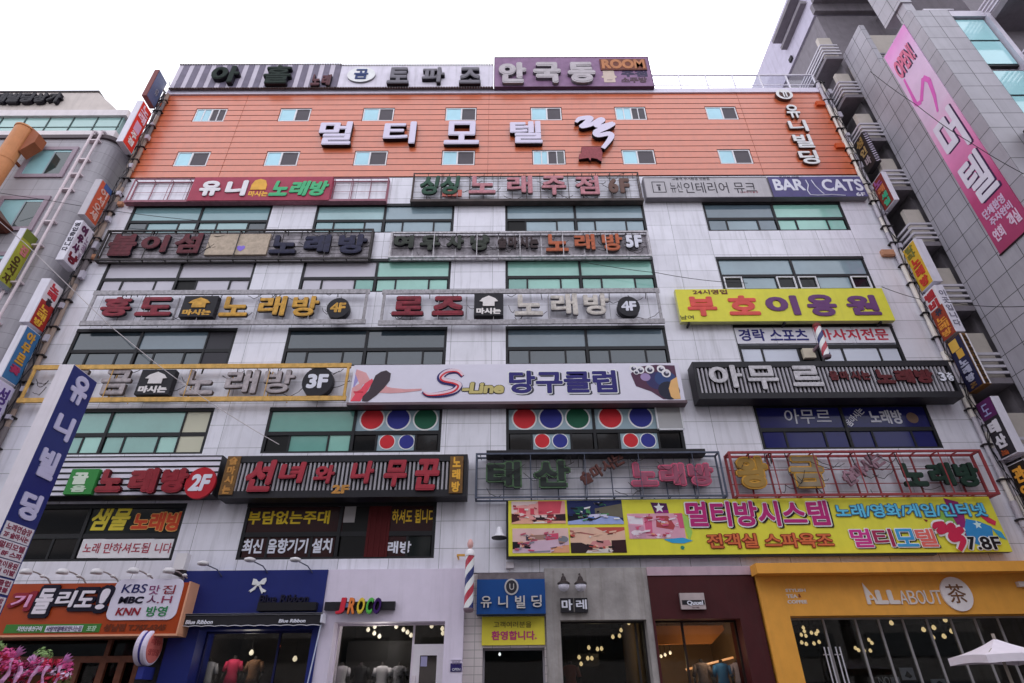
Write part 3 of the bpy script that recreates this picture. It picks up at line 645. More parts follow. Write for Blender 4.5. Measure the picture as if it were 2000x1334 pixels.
# ---- fourth floor
def round_floor(t, tx, cu, cv, r, off, m1, m2):
    cx, cz = F(cu, cv, off); rr = r*.0225; mb = MB(); mb.disc(cx, cz, rr, rr*1.08, -off+.25, .25, 0, 0); part('round_box', mb, m1, t)
    print_(t, tx, None, off, m2, .05, X=(cx-rr*.68, cz-rr*.5, cx+rr*.68, cz+rr*.55), name='floor_number')
def house_box(t, px, off, m1, m2):
    x0, z0, x1, z1 = R(*px, off); mb = MB(); mb.box(x0, x1, -off, -off+.25, z0, z1); o = part('house_box', mb, m1, t); h = z1-z0; w_ = x1-x0
    mb = MB(); q = lambda a, b: (x0+a*w_, z0+b*h)
    mb.prism([q(.3, .42), q(.7, .42), q(.7, .62), q(.82, .64), q(.72, .78), q(.5, .9), q(.28, .78), q(.18, .64), q(.3, .62)], -off-.002, .03)
    part('house_icon', mb, m2, t); print_(t, '마시는', None, off, m2, .06, X=(x0+.08*w_, z0+.06*h, x1-.08*w_, z0+.34*h))
blk = P(48, 46, 52)
t, rc = fgrid('frame_sign', 'grey framed sign with dark red letters, black house box and mustard letters', (176, 571, 713, 630), .3, .22, galv, 10, 1, .1, single=True)
rd2 = M('deep_red_letter', (142, 42, 58), var=.4, scale=5, streak=.35); mu = M('mustard_letter', (196, 148, 62), var=.35, scale=6, streak=.35); rs = M('brown_return', (70, 54, 44))
letters(t, '홍', (197, 580, 256, 617), .2, .13, rd2, ret, .045); letters(t, '도', (268, 580, 338, 616), .2, .13, rd2, ret, .045)
house_box(t, (355, 578, 421, 618), .38, blk, mu)
for ch, px in (('노', (431, 579, 486, 617)), ('래', (505, 578, 558, 616)), ('방', (570, 578, 622, 617))): letters(t, ch, px, .2, .13, mu, rs, .035)
round_floor(t, '4F', 660, 601, 19, .38, blk, mu)
tangle(t, rc, 0.26, 18, 3, wk)
t, rc = fgrid('frame_sign', 'grey framed sign with red letters, black house box and cream letters', (748, 569, 1288, 629), .3, .22, galv, 10, 1, .1, single=True)
cl = M('cream_channel', (196, 188, 180), var=.35, scale=6, streak=.4)
letters(t, '로', (766, 578, 828, 615), .2, .13, rd2, ret, .045); letters(t, '즈', (844, 578, 906, 615), .2, .13, rd2, ret, .06)
house_box(t, (926, 574, 983, 616), .38, blk, P(214, 208, 206))
for ch, px in (('노', (1005, 575, 1060, 615)), ('래', (1076, 573, 1128, 614)), ('방', (1140, 573, 1190, 614))): letters(t, ch, px, .2, .13, cl, gside, .035)
round_floor(t, '4F', 1228, 598, 19, .38, blk, wv)
tangle(t, rc, 0.26, 18, 4, wk)
by = M('banner_yellow', (208, 202, 62), rough=.4, var=.06, streak=.08); ys = P(186, 184, 130)
t, rc = sboard('signboard', 'yellow barber sign with two red and three purple letters', (1324, 564, 1736, 627), .35, .2, by, ys)
rr_, pp = M('sign_red', (206, 80, 72), var=.15), M('sign_purple', (112, 66, 120), var=.12)
for ch, px, m_ in (('부', (1343, 579, 1400, 617), rr_), ('호', (1422, 577, 1482, 615), rr_), ('이', (1496, 577, 1560, 615), pp), ('용', (1577, 575, 1634, 617), pp), ('원', (1654, 576, 1716, 615), pp)): letters(t, ch, px, .35, .03, m_, m_, .045)
print_(t, '24시영업', (1353, 566, 1420, 575), .35, P(120, 70, 60), .02); print_(t, '남여', (1329, 616, 1355, 624), .35, P(96, 92, 60), .01)
mb = MB()
for uu in (1345, 1532, 1720): x = F(uu, 628, .3)[0]; mb.box(x-.03, x+.03, -.33, -.02, rc[1]-.09, rc[1]-.002)
part('bracket', mb, dsteel, t)
# barber pole below the yellow sign
stripe_m = None
def pole_mat():
    if 'barber' in MATS: return MATS['barber']
    m, tt, b = newmat('barber'); g = nd(tt, 'ShaderNodeTexCoord'); s = nd(tt, 'ShaderNodeSeparateXYZ'); tt.links.new(g.outputs['Object'], s.inputs[0])
    at_ = nd(tt, 'ShaderNodeMath', operation='ARCTAN2'); tt.links.new(s.outputs[1], at_.inputs[0]); tt.links.new(s.outputs[0], at_.inputs[1])
    m1 = nd(tt, 'ShaderNodeMath', operation='MULTIPLY'); tt.links.new(at_.outputs[0], m1.inputs[0]); m1.inputs[1].default_value = 1/(2*math.pi)
    m2 = nd(tt, 'ShaderNodeMath', operation='MULTIPLY'); tt.links.new(s.outputs[2], m2.inputs[0]); m2.inputs[1].default_value = -1.05
    a = nd(tt, 'ShaderNodeMath', operation='ADD'); tt.links.new(m1.outputs[0], a.inputs[0]); tt.links.new(m2.outputs[0], a.inputs[1])
    fr_ = nd(tt, 'ShaderNodeMath', operation='FRACT'); tt.links.new(a.outputs[0], fr_.inputs[0])
    r = nd(tt, 'ShaderNodeValToRGB'); r.color_ramp.interpolation = 'CONSTANT'; e = r.color_ramp.elements
    wt = alb((222, 216, 228)); e[0].position = 0; e[0].color = wt; e[1].position = .25; e[1].color = alb((176, 56, 72))
    for p_, c in ((.5, wt), (.75, alb((48, 60, 124)))): q_ = e.new(p_); q_.color = c
    tt.links.new(fr_.outputs[0], r.inputs[0]); tt.links.new(r.outputs[0], b.inputs['Base Color']); b.inputs['Roughness'].default_value = .25; return m
def barber_pole(label, p0, p1, r, knob):
    p0, p1 = Vector(p0), Vector(p1); L = (p1-p0).length
    t = thing('barber_pole', label, 'barber pole', p0, 'barber poles')
    mb = MB(); mb.lathe(p0, [(r, 0), (r, L)], 0, 18); o = part('striped_tube', mb, pole_mat(), t, smooth=False)
    mb = MB(); mb.lathe(p0, [(r*1.15, L+.001), (r*1.15, L+.05), (r*.95, L+.14), (r*.4, L+.2)], 0, 16); part('cap', mb, knob[0], t)
    if knob[1]: mb = MB(); mb.lathe(p0, [(.03, L+.2), (r*.62, L+.27), (r*.7, L+.36), (r*.4, L+.46), (.02, L+.48)], 0, 14); part('knob', mb, knob[1], t, smooth=True)
    mb = MB(); mb.lathe(p0, [(r*.9, -.1), (r*1.12, -.04), (r*1.12, -.001)], 0, 16); mb.box(p0.x-.04, p0.x+.04, p0.y+r*.6, -.002, p0.z+L*.5-.05, p0.z+L*.5+.05); part('base', mb, P(120, 100, 110), t)
cx, cz = F(1596, 640, .75); _, cz0 = F(1607, 695, .75)
barber_pole('slim barber pole hanging under the yellow sign before the massage lettering', (cx, -.75, cz0), (cx, -.75, cz), .13, (P(120, 44, 44), None))
# ---- third floor
yf = M('yellow_frame', (200, 158, 88), rough=.7, var=.3, scale=5, streak=.3)
t, rc = fgrid('frame_sign', 'mustard framed open sign with greyish letters and a black third floor disc', (56, 716, 676, 780), .36, .28, yf, 8, 1, .085, single=True)
gl_ = M('dusty_letter', (166, 156, 158), var=.4, scale=6, streak=.45)
letters(t, '토', (110, 722, 172, 768), .2, .13, gl_, rust, .035); letters(t, '금', (196, 722, 254, 770), .2, .13, gl_, rust, .035)
house_box(t, (270, 722, 336, 770), .36, blk, P(206, 200, 200))
for ch, px in (('노', (356, 722, 420, 770)), ('래', (440, 722, 503, 768)), ('방', (514, 722, 574, 767))): letters(t, ch, px, .2, .13, gl_, rust, .025)
round_floor(t, '3F', 620, 745, 24, .36, blk, wv)
tangle(t, rc, 0.26, 18, 5, wk)
lvw = M('print_white', (206, 202, 228), rough=.35, var=.03)
t, rc = sboard('signboard', 'long white billiard club sign with a player in red and pool balls', (687, 711, 1332, 784), .42, .38, lvw, P(150, 130, 134))
SX = (687, 711, 1332, 784); toP = lambda pts: [((660+x/2.857-687)/645, (690+y/2.857-711)/73) for x, y in pts]
skin, rdr, hair = P(206, 150, 152), P(214, 74, 90), P(78, 66, 74)
blob(t, [(P(150, 140, 190), toP([(92, 85), (130, 110), (110, 150), (88, 200)])), (skin, toP([(95, 85), (150, 105), (180, 150), (172, 160), (140, 170), (110, 250), (85, 262), (84, 190), (120, 165), (90, 110)])),
 (skin, toP([(262, 180), (300, 190), (380, 198), (470, 196), (470, 205), (380, 216), (300, 220), (235, 216)])), (rdr, toP([(152, 165), (188, 138), (196, 150), (175, 200), (150, 240), (140, 262), (85, 262), (105, 225), (98, 215), (130, 200)])),
 (skin, toP([(205, 130), (250, 150), (275, 180), (240, 210), (205, 205), (190, 180)])), (hair, toP([(232, 100), (262, 92), (290, 110), (288, 150), (262, 190), (225, 230), (180, 265), (148, 262), (150, 235), (178, 205), (192, 160), (205, 120)])),
 (P(190, 40, 60), toP([(95, 208), (150, 210), (150, 216), (95, 214)]))], SX, .42, 'player_picture')
bs = [(P(96, 60, 84), toP([(1640, 120), (1690, 80), (1790, 70), (1895, 75), (1895, 262), (1800, 262), (1740, 220), (1660, 190)])), (P(66, 62, 110), toP(ell(1790, 160, 70, 50))), (P(60, 80, 130), toP(ell(1830, 150, 60, 45))), (P(50, 52, 70), toP(ell(1840, 215, 60, 50))), (P(150, 130, 170), toP(ell(1720, 140, 28, 22))), (P(232, 168, 110), toP([(1896, 140), (1860, 160), (1840, 205), (1845, 250), (1860, 262), (1896, 262)]))]
for x, y, r in ((1660, 90, 24), (1696, 100, 24), (1750, 97, 26), (1815, 95, 24), (1840, 120, 26), (1672, 112, 16)): bs += [(P(216, 212, 220), toP(ell(x, y, r, r*.9))), (P(72, 70, 90), toP(ell(x, y+3, r*.6, r*.5))), (P(190, 186, 200), toP(ell(x+4, y-4, r*.3, r*.22)))]
blob(t, bs, SX, .42, 'pool_ball_picture')
dkb, sil = P(58, 52, 128), P(244, 242, 250)
print_(t, '당구클럽', (994, 724, 1204, 768), .42, dkb, .035, 0, outline=sil, shadow=P(70, 70, 80), ob=.06)
print_(t, '-Line', (903, 747, 985, 769), .42, P(186, 172, 112), .05, .12, outline=P(40, 36, 40), ob=.1)
x0, z0, x1, z1 = R(829, 723, 901, 773, .42)
sp = [(1.0, .22, .5), (.86, .06, .7), (.6, .08, .9), (.44, .26, 1), (.5, .42, 1), (.8, .52, 1), (.92, .64, 1.1), (.8, .84, 1), (.5, .95, .9), (.15, .98, .6), (0, .9, .3)]
pp_, _w = squiggle((829, 723, 901, 773), .42, .1, sp)
mb = MB(); stroke_mb(mb, pp_, .13, -.422, .006, 0, 0); stroke_mb(mb, [(a+.03, b+.03, c) for a, b, c in pp_], .085, -.432, .004, 1, 1); stroke_mb(mb, [(a+.0, b-.02, c*.6) for a, b, c in pp_], .05, -.44, .004, 2, 2)
part('initial_letter', mb, [P(60, 56, 120), P(240, 190, 200), P(200, 54, 66)], t)
mb = MB(); mb.box(rc[0]-.06, rc[2]+.06, -.44, -.05, rc[1]-.1, rc[1]-.003); part('underside_trim', mb, P(110, 92, 98), t)
bk = M('black_metal', (44, 42, 48), rough=.45, var=.12); stl = M('bright_fin', (158, 154, 160), rough=.4)
def louvre(name, label, px, off, dep, n):
    x0, z0, x1, z1 = R(*px, off); t = thing(name, label, 'sign', ((x0+x1)/2, -off/2, z0), 'signs on the front of the building')
    mb = MB(); mb.box(x0, x1, -off+.1, -off+dep, z0, z1)
    f = .22; mb.box(x0, x1, -off, -off+.099, z1-f, z1); mb.box(x0, x1, -off, -off+.099, z0, z0+f); mb.box(x0, x0+.1, -off, -off+.099, z0+f, z1-f); mb.box(x1-.1, x1, -off, -off+.099, z0+f, z1-f)
    part('casing', mb, bk, t); mb = MB()
    for i in range(n): a = x0+.14+(x1-x0-.28)*i/n; mb.box(a, a+(x1-x0)*.42/n, -off+.03, -off+.098, z0+f+.01, z1-f-.01)
    part('fin', mb, stl, t); return t, (x0, z0, x1, z1)
t, rc = louvre('louvred_sign', 'black vertical louvred sign with three white brush letters and dim red ones', (1358, 705, 1868, 777), .7, .6, 62)
bw_ = M('brushed_white_letter', (186, 182, 186), var=.25, scale=9); dr = M('dim_red', (106, 34, 40), var=.4, scale=10)
letters(t, '아', (1385, 713, 1450, 757), .67, .08, bw_, ret, .03, keep=False); letters(t, '무', (1460, 714, 1520, 760), .67, .08, bw_, ret, .03); letters(t, '르', (1545, 714, 1605, 754), .67, .08, bw_, ret, .04)
letters(t, '음마시는', (1620, 724, 1700, 742), .67, .06, dr, ret, .06); letters(t, '노래방', (1710, 721, 1824, 748), .67, .07, dr, ret, .07, .06); letters(t, '3층', (1834, 727, 1862, 744), .67, .05, wv, ret, .04)
# ---- second floor
t, rc = sboard('signboard', 'white and black banded sign with a green box, red letters and red disc', (28, 893, 424, 967), .6, .5, P(206, 202, 214), bk, trim=bk)
x0, z0, x1, z1 = rc; mb = MB()
for k in range(6): z = z1-(z1-z0)*(k+.72)/6.4; mb.box(x0, x1, -.608, -.602, z-.03, z+.03)
part('stripe', mb, P(30, 28, 32), t)
x0, z0, x1, z1 = R(132, 916, 186, 965, .75); mb = MB(); mb.box(x0, x1, -.75, -.605, z0, z1); part('green_box', mb, P(52, 132, 62), t)
print_(t, '꿀', (142, 923, 172, 946), .75, P(196, 206, 190), .06); print_(t, '음', (138, 948, 168, 961), .75, P(180, 196, 176), .06)
rdl = M('lacquer_red', (150, 38, 50), var=.18, scale=6, rough=.35)
for ch, px in (('노', (191, 916, 240, 961)), ('래', (252, 914, 306, 963)), ('방', (314, 914, 366, 962))): letters(t, ch, px, .6, .14, rdl, P(90, 20, 30), .08)
cx, cz = F(391, 943, .7); mb = MB(); mb.disc(cx, cz, .47, .5, -.605, .1); part('round_box', mb, P(178, 34, 46), t); print_(t, '2F', None, .705, wv, .05, .1, X=(cx-.3, cz-.26, cx+.3, cz+.28), name='floor_number')
t, rc = louvre('louvred_sign', 'wide black louvred sign with red slanting letters between gold end panels', (436, 889, 912, 971), .7, .6, 56)
gp = M('gold_panel', (120, 86, 44), var=.35, scale=8); gpl = M('gold_letter', (176, 124, 60), var=.3, scale=8)
for px, tx in (((436, 891, 462, 966), '술마시는'), ((878, 891, 904, 963), '노래방')):
    x0, z0, x1, z1 = R(*px, .74); mb = MB(); mb.box(x0, x1, -.74, -.61, z0, z1); part('gold_panel', mb, gp, t); h = (z1-z0)/len(tx)
    for i, ch in enumerate(tx): print_(t, ch, None, .74, gpl if tx == '술마시는' else P(214, 160, 60), .05, X=(x0+.08, z1-(i+.92)*h, x1-.08, z1-(i+.08)*h))
for ch, px in (('선', (480, 898, 534, 960)), ('녀', (546, 902, 594, 943)), ('와', (613, 908, 653, 944)), ('나', (686, 900, 730, 944)), ('무', (750, 898, 795, 950)), ('꾼', (810, 896, 858, 957))): letters(t, ch, px, .67, .12, M('brick_red_letter', (164, 48, 62), var=.15), P(80, 24, 34), .05, shear=.1)
print_(t, '2F', (648, 947, 682, 964), .7, gpl, .05)
bs_ = M('blue_grey_steel', (84, 90, 108), rough=.6, var=.3, scale=6)
t, rc = fgrid('frame_sign', 'open blue grey steel frame sign with green outlined letters and pink letters', (930, 885, 1412, 970), .5, .36, bs_, 9, 4, .026)
gno = M('neon_green_frame', (86, 116, 84), var=.3, scale=8); pno = M('neon_pink', (196, 88, 116), var=.25, scale=8)
def outlined(t, ch, px, off, m1, m2):
    x0, z0, x1, z1 = R(*px, off); mb = MB(); mb.text(ch, x0-.05, z0-.05, x1+.05, z1+.05, -off+.1, .1, 0, 1, .08); mb.text(ch, x0, z0, x1, z1, -off-.001, .012, 1, 1, .035); part('letter', mb, [m1, m2], t)
outlined(t, '태', (952, 902, 1016, 950), .36, gno, P(54, 60, 58)); outlined(t, '산', (1044, 900, 1112, 950), .36, gno, P(54, 60, 58))
x0, z0, x1, z1 = R(1126, 896, 1226, 948, .36); mb = MB()
for i, ch in enumerate('술마시는'): a = x0+.1+i*.36; z = z0+.05+i*.2; mb.text(ch, a, z, a+.38, z+.42, -.3, .1, 0, 0, .04, rot=.45); part('letter', mb, M('rust_brown_letter', (106, 62, 56), var=.3), t); mb = MB()
for ch, px in (('노', (1234, 905, 1282, 947)), ('래', (1290, 906, 1336, 946)), ('방', (1347, 906, 1392, 946))): outlined(t, ch, px, .36, pno, P(150, 84, 104))
mb = MB(); x0, z0, x1, z1 = R(950, 878, 1378, 888, .45); mb.box(x0, x1, -.45, -.03, z0, z1); part('top_box', mb, bk, t)
rf = M('red_frame', (150, 62, 66), rough=.6, var=.25, scale=5)
tangle(t, rc, 0.42, 18, 6, wk)
t, rc = fgrid('frame_sign', 'open red painted frame sign with gold, mauve and dark green letters', (1432, 882, 1932, 966), .55, .4, rf, 12, 3, .035)
gd = M('gold_channel', (196, 146, 56), var=.25, scale=7); dgl = M('bottle_green', (32, 62, 48), var=.25, scale=7)
outlined(t, '왕', (1440, 892, 1500, 952), .4, gd, P(150, 118, 60)); outlined(t, '금', (1545, 892, 1608, 950), .4, gd, P(140, 126, 104))
x0, z0, x1, z1 = R(1636, 892, 1740, 950, .4); mb = MB()
for i, ch in enumerate('술마시는'): a = x0+.1+i*.36; z = z0+.05+i*.2; mb.text(ch, a, z, a+.42, z+.5, -.35, .1, 0, 0, .04, rot=.5); part('letter', mb, M('mauve_letter', (146, 112, 124), var=.3), t); mb = MB()
for ch, px in (('노', (1762, 904, 1808, 949)), ('래', (1816, 903, 1862, 948)), ('방', (1868, 903, 1914, 950))): letters(t, ch, px, .3, .1, dgl, P(20, 34, 28), .05)
tangle(t, rc, 0.45, 18, 7, wk)
# ---- the yellow banner
t, rc = sboard('banner', 'wide yellow printed banner with room pictures and magenta and blue lettering', (993, 974, 1956, 1082), .35, .2, by, bk)
BX = (993, 974, 1956, 1082)
mb = MB(); x0, z0, x1, z1 = rc; mb.box(x0-.07, x0-.001, -.33, -.16, z0-.06, z1); mb.box(x0, x1-2.3, -.33, -.16, z0-.06, z0-.001); part('frame', mb, bk, t)
def pic(px, polys):                          # the printed room views: big shapes, then small strokes of the same colours broken up
    random.seed(int(px[0]*7+px[1])); cols = [m_ for m_, p_ in polys]; ex = []
    for k in range(46):
        base = polys[random.randint(1, len(polys)-1)]; pp_ = base[1]; f_ = random.random(); g_ = random.randint(0, len(pp_)-1); a_, b_ = pp_[g_], pp_[(g_+1) % len(pp_)]
        cx, cy = a_[0]+(b_[0]-a_[0])*f_+random.uniform(-.06, .06), a_[1]+(b_[1]-a_[1])*f_+random.uniform(-.07, .07); w2, h2 = random.uniform(.015, .07), random.uniform(.01, .045); sk = random.uniform(-.03, .03)
        if w2 < cx < 1-w2-.03 and h2+.03 < cy < 1-h2-.03: ex.append((random.choice(cols), [(cx-w2, cy-h2+sk), (cx+w2, cy-h2-sk), (cx+w2*.8, cy+h2-sk), (cx-w2*.9, cy+h2+sk)]))
    blob(t, polys+ex, px, .35, 'room_picture')
full = [(0, 0), (1, 0), (1, 1), (0, 1)]
pic((999, 979, 1104, 1023), [(P(214, 150, 146), full), (P(196, 76, 90), [(.5, 0), (.95, 0), (.9, .55), (.5, .6)]), (P(226, 190, 188), [(0, 0), (.5, 0), (.45, .12), (.1, .2), (.1, .6), (0, .6)]), (P(200, 70, 86), [(.14, .3), (.27, .32), (.27, .68), (.14, .66)]), (P(190, 66, 82), [(.35, .32), (.42, .33), (.42, .6), (.35, .6)]), (P(88, 36, 44), [(0, .55), (.14, .6), (.14, .9), (0, .95)]), (P(62, 42, 50), [(.4, .65), (1, .58), (1, .88), (.45, .85)]), (P(216, 160, 136), [(0, .95), (.3, .75), (.5, .86), (1, .9), (1, 1), (0, 1)]), (P(160, 60, 66), ell(.74, .76, .09, .12)), (P(220, 214, 206), [(.4, .92), (.66, .9), (.66, .96), (.4, .98)])])
pic((1108, 977, 1216, 1024), [(P(44, 54, 104), full), (P(108, 102, 88), [(.5, .35), (1, .15), (1, .75), (.9, .7), (.5, .6)]), (P(40, 90, 84), ell(.2, .4, .09, .12)), (P(76, 140, 90), [(.34, .3), (.4, .28), (.42, .6), (.34, .62)]), (P(28, 28, 44), [(0, .58), (.32, .55), (.34, .8), (0, .86)]), (P(146, 160, 206), [(0, .88), (.35, .75), (.6, .62), (.92, .72), (1, .9), (1, 1), (0, 1)]), (P(40, 38, 56), [(.34, .86), (.4, .6), (.62, .55), (.68, .64), (.5, .82)]), (P(196, 190, 220), [(.38, .7), (.42, .6), (.6, .57), (.64, .62), (.5, .76)]), (P(224, 226, 236), ell(.24, .66, .04, .05)), (P(100, 130, 200), ell(.6, .14, .05, .05))])
pic((1001, 1032, 1111, 1080), [(P(206, 172, 168), full), (P(196, 168, 184), [(.25, .55), (1, .4), (1, 1), (0, 1), (0, .92), (.2, .8)]), (P(90, 76, 96), [(.24, .25), (.3, .3), (.3, .52), (.24, .5)]), (P(150, 116, 104), [(.3, .28), (.6, .26), (.62, .45), (.3, .5)]), (P(196, 76, 104), [(.6, .25), (.82, .2), (.82, .45), (.6, .5)]), (P(176, 84, 104), [(.14, .6), (.36, .52), (.3, .74), (.2, .8)]), (P(36, 36, 42), [(0, .55), (.13, .55), (.13, .82), (0, .84)]), (P(120, 120, 128), ell(.9, .46, .09, .14)), (P(210, 150, 116), [(.68, .8), (1, .68), (1, 1), (.68, 1)]), (P(130, 128, 140), [(.3, .94), (.66, .9), (.66, .96), (.3, .99)])])
pic((1114, 1030, 1222, 1080), [(P(210, 172, 150), full), (P(180, 80, 72), [(.45, 0), (1, 0), (1, .12), (.72, .28)]), (P(160, 100, 92), [(0, .1), (.5, .3), (.5, .34), (0, .18)]), (P(60, 44, 48), [(0, .6), (.2, .6), (.34, .74), (.6, .8), (.6, 1), (0, 1)]), (P(196, 130, 130), [(.32, .74), (.4, .55), (.7, .5), (.74, .7), (.5, .8)]), (P(66, 36, 40), [(.74, .52), (1, .5), (1, 1), (.74, 1)]), (P(206, 196, 190), [(.3, .9), (.7, .82), (.76, .92), (.7, 1), (.26, 1)]), (P(40, 34, 38), [(0, .3), (.06, .32), (.06, .4), (0, .4)])])
pic((1227, 1003, 1336, 1052), [(P(206, 150, 168), full), (P(222, 206, 214), [(0, .08), (.27, .16), (.27, .45), (.02, .4)]), (P(198, 92, 124), [(.3, .1), (.44, .12), (.42, .8), (.3, .8)]), (P(170, 70, 76), [(.52, .1), (.74, .1), (.84, .5), (.8, .66), (.5, .55)]), (P(216, 150, 120), ell(.66, .4, .07, .1)), (P(196, 84, 116), [(.84, 0), (1, 0), (1, .6), (.92, .6), (.9, .2)]), (P(190, 140, 160), [(0, .45), (.27, .5), (.3, .95), (.06, 1)]), (P(222, 196, 206), ell(.52, .9, .06, .09)), (P(222, 196, 206), ell(.68, .88, .06, .09)), (P(226, 200, 208), ell(.14, .76, .1, .1))])
NB = lambda u, v: ((u-993)/963, (v-974)/108)
def star(cx, cy, r, k=.45): return [NB(cx+r*(1 if i % 2 == 0 else k)*math.sin(math.pi*i/5), cy-r*(1 if i % 2 == 0 else k)*math.cos(math.pi*i/5)) for i in range(10)]
blob(t, [(P(90, 40, 92), [NB(1276, 980), NB(1308, 982), NB(1310, 1002), NB(1282, 1002)]), (P(150, 40, 120), [NB(1284, 996), NB(1309, 996), NB(1310, 1002), NB(1284, 1002)]), (P(232, 214, 226), star(1292, 991, 11)),
 (P(150, 190, 90), [NB(1331, 1000), NB(1345, 1010), NB(1350, 1040), NB(1341, 1058), NB(1337, 1030)]), (P(56, 150, 196), [NB(1292, 1053), NB(1330, 1050), NB(1348, 1056), NB(1330, 1061), NB(1308, 1060)]), (P(50, 130, 110), [NB(1326+4*math.cos(i), 1069+4*math.sin(i)) for i in range(7)]),
 (P(128, 172, 74), [NB(1842, 1004), NB(1866, 1004), NB(1872, 1030), NB(1864, 1062), NB(1840, 1062)]), (P(150, 44, 110), [NB(1864, 976), NB(1890, 984), NB(1892, 1010), NB(1880, 1060), NB(1866, 1076), NB(1872, 1040), NB(1866, 1008)]),
 (P(52, 130, 186), [NB(1892, 1018), NB(1916, 1024), NB(1936, 1034), NB(1930, 1056), NB(1900, 1070), NB(1878, 1062), NB(1882, 1036)]), (P(190, 216, 236), star(1910, 1030, 9)), (P(60, 150, 190), [NB(1934, 1036), NB(1950, 1044), NB(1954, 1060), NB(1942, 1054)]),
 (P(196, 50, 78), [NB(1922, 1012), NB(1936, 1014), NB(1949, 1024), NB(1944, 1032), NB(1932, 1026)]), (P(140, 60, 50), [NB(1808, 1018), NB(1816, 1020), NB(1812, 1024)])], BX, .35, 'printed_shapes')
mg_, wo, bo = P(176, 40, 112), P(244, 226, 232), P(40, 32, 36)
print_(t, '멀티방시스템', (1340, 979, 1618, 1028), .365, mg_, .03, .04, outline=wo, shadow=bo, ob=.06)
print_(t, '전객실 스파욕조', (1381, 1042, 1627, 1070), .365, P(196, 104, 62), .015, 0, outline=P(140, 44, 40), ob=.07)
print_(t, '노래/영화/게임/인터넷', (1631, 984, 1925, 1010), .372, P(94, 184, 222), .02, 0, outline=P(66, 96, 140), ob=.07)
for ch, px, c in (('멀', (1662, 1033, 1702, 1069), (188, 50, 130)), ('티', (1706, 1033, 1744, 1068), (162, 44, 84)), ('모', (1748, 1033, 1790, 1068), (60, 144, 196)), ('텔', (1790, 1033, 1828, 1068), (208, 100, 92))): print_(t, ch, px, .365, P(*c), .02, 0, outline=wo, shadow=bo, ob=.06, name='lettering')
mb = MB(); pts, w0 = squiggle((1826, 1022, 1880, 1064), .38, .09); stroke_mb(mb, [(a, b, c*1.7) for a, b, c in pts], w0, -.375, .004, 0, 0); stroke_mb(mb, pts, w0, -.393, .004, 1, 1); part('brush_mark', mb, [wo, P(190, 40, 74)], t)
print_(t, '7.8F', (1886, 1048, 1954, 1074), .375, bo, .02, 0, outline=wo, ob=.09)
# spot lamp left of the banner
cx, cz = F(975, 1051, .35); t = thing('bell_lamp', 'small white bell shaped lamp on the wall left of the yellow banner', 'lamp', (cx, -.35, cz))
mb = MB(); mb.lathe((cx, -.3, cz), [(.05, .34), (.08, .3), (.1, .18), (.17, .08), (.19, .04)], 0, 16); part('shade', mb, P(206, 204, 210), t, smooth=True)
mb = MB(); mb.lathe((cx, -.3, cz), [(.23, 0), (.235, .035)], 0, 18); part('rim', mb, P(54, 52, 56), t); mb = MB(); mb.bar((cx, -.3, cz+.32), (cx, -.003, cz+.4), .02); part('arm', mb, P(120, 118, 122), t)
# ================================================================== PROJECTING SIGNS ON BOTH CORNERS
def proj_sign(label, side, X, zt, zb, th, mface, medge, texts=(), near=1.0, far=.25, panels=(), edge_parts=(), group='signs projecting from the corners of the building', name='projecting_sign', bracket=True):
    """a two-faced box sign standing out from the wall; texts are set on the face towards the middle of the street"""
    fr_ = 'L' if side < 0 else 'R'; xa, xb = (X-th, X) if side < 0 else (X, X+th)
    t = thing(name, label, 'sign', ((xa+xb)/2, -(near+far)/2, zb), group)
    mb = MB(); mb.box(xa+.012*(side > 0), xb-.012*(side < 0), -near, -far, zb, zt); part('casing', mb, medge, t)
    mb = MB(); xf = X-.011 if side < 0 else X; mb.box(xf if side < 0 else X-.001, X if side < 0 else X+.011, -near+.03, -far-.03, zb+.03, zt-.03); part('face', mb, mface, t)
    H_ = zt-zb; D_ = near-far-.06
    def Y(a): return (-near+.03+a*D_) if side < 0 else (-far-.03-a*D_)
    for (a0, a1, f0, f1, mt) in panels:
        mb = MB(); mb.prism([(Y(a0), zt-f0*H_), (Y(a1), zt-f0*H_), (Y(a1), zt-f1*H_), (Y(a0), zt-f1*H_)], 0, .006, 0, 0, fr_, X+(.001 if side < 0 else -.0015)); part('panel', mb, mt, t)
    for (tx, f0, f1, a0, a1, mt, bold) in texts:
        n = len(tx); hh = (f1-f0)/n
        for i, ch in enumerate(tx):
            if ch == ' ': continue
            mb = MB(); mb.text(ch, Y(a0), zt-(f0+(i+.93)*hh)*H_, Y(a1), zt-(f0+(i+.05)*hh)*H_, 0, .02, 0, 0, bold, fr=fr_, X=X+(.004 if side < 0 else -.004)); part('letter', mb, mt, t)
    for (tx, f0, f1, mt) in edge_parts:
        mb = MB(); hh = (f1-f0)/len(tx)
        for i, ch in enumerate(tx): mb.text(ch, xa+.05, zt-(f0+(i+.9)*hh)*H_, xb-.05, zt-(f0+(i+.1)*hh)*H_, -near-.002, .01, 0, 0, .02)
        part('lettering', mb, mt, t)
    if bracket:
        mb = MB()
        for z in (zb+.2*H_, zb+.8*H_): mb.box((xa+xb)/2-.03, (xa+xb)/2+.03, -far+.001, -.002 if abs(X) < 17.0 or side > 0 else -.002, z-.03, z+.03)
        part('bracket', mb, dsteel, t)
    return t
we = M('white_sign_edge', (206, 202, 212), rough=.4, var=.08, streak=.2); we2 = P(178, 172, 178)
wl2 = P(222, 216, 222); 
proj_sign('blue grey projecting sign with a dull red rim, topmost on the left corner', -1, -17.31, 28.65, 26.6, .24, M('dusk_blue', (88, 98, 132), var=.2), P(128, 72, 70), [('유', .5, .72, .4, .75, P(150, 150, 160), -.01)])
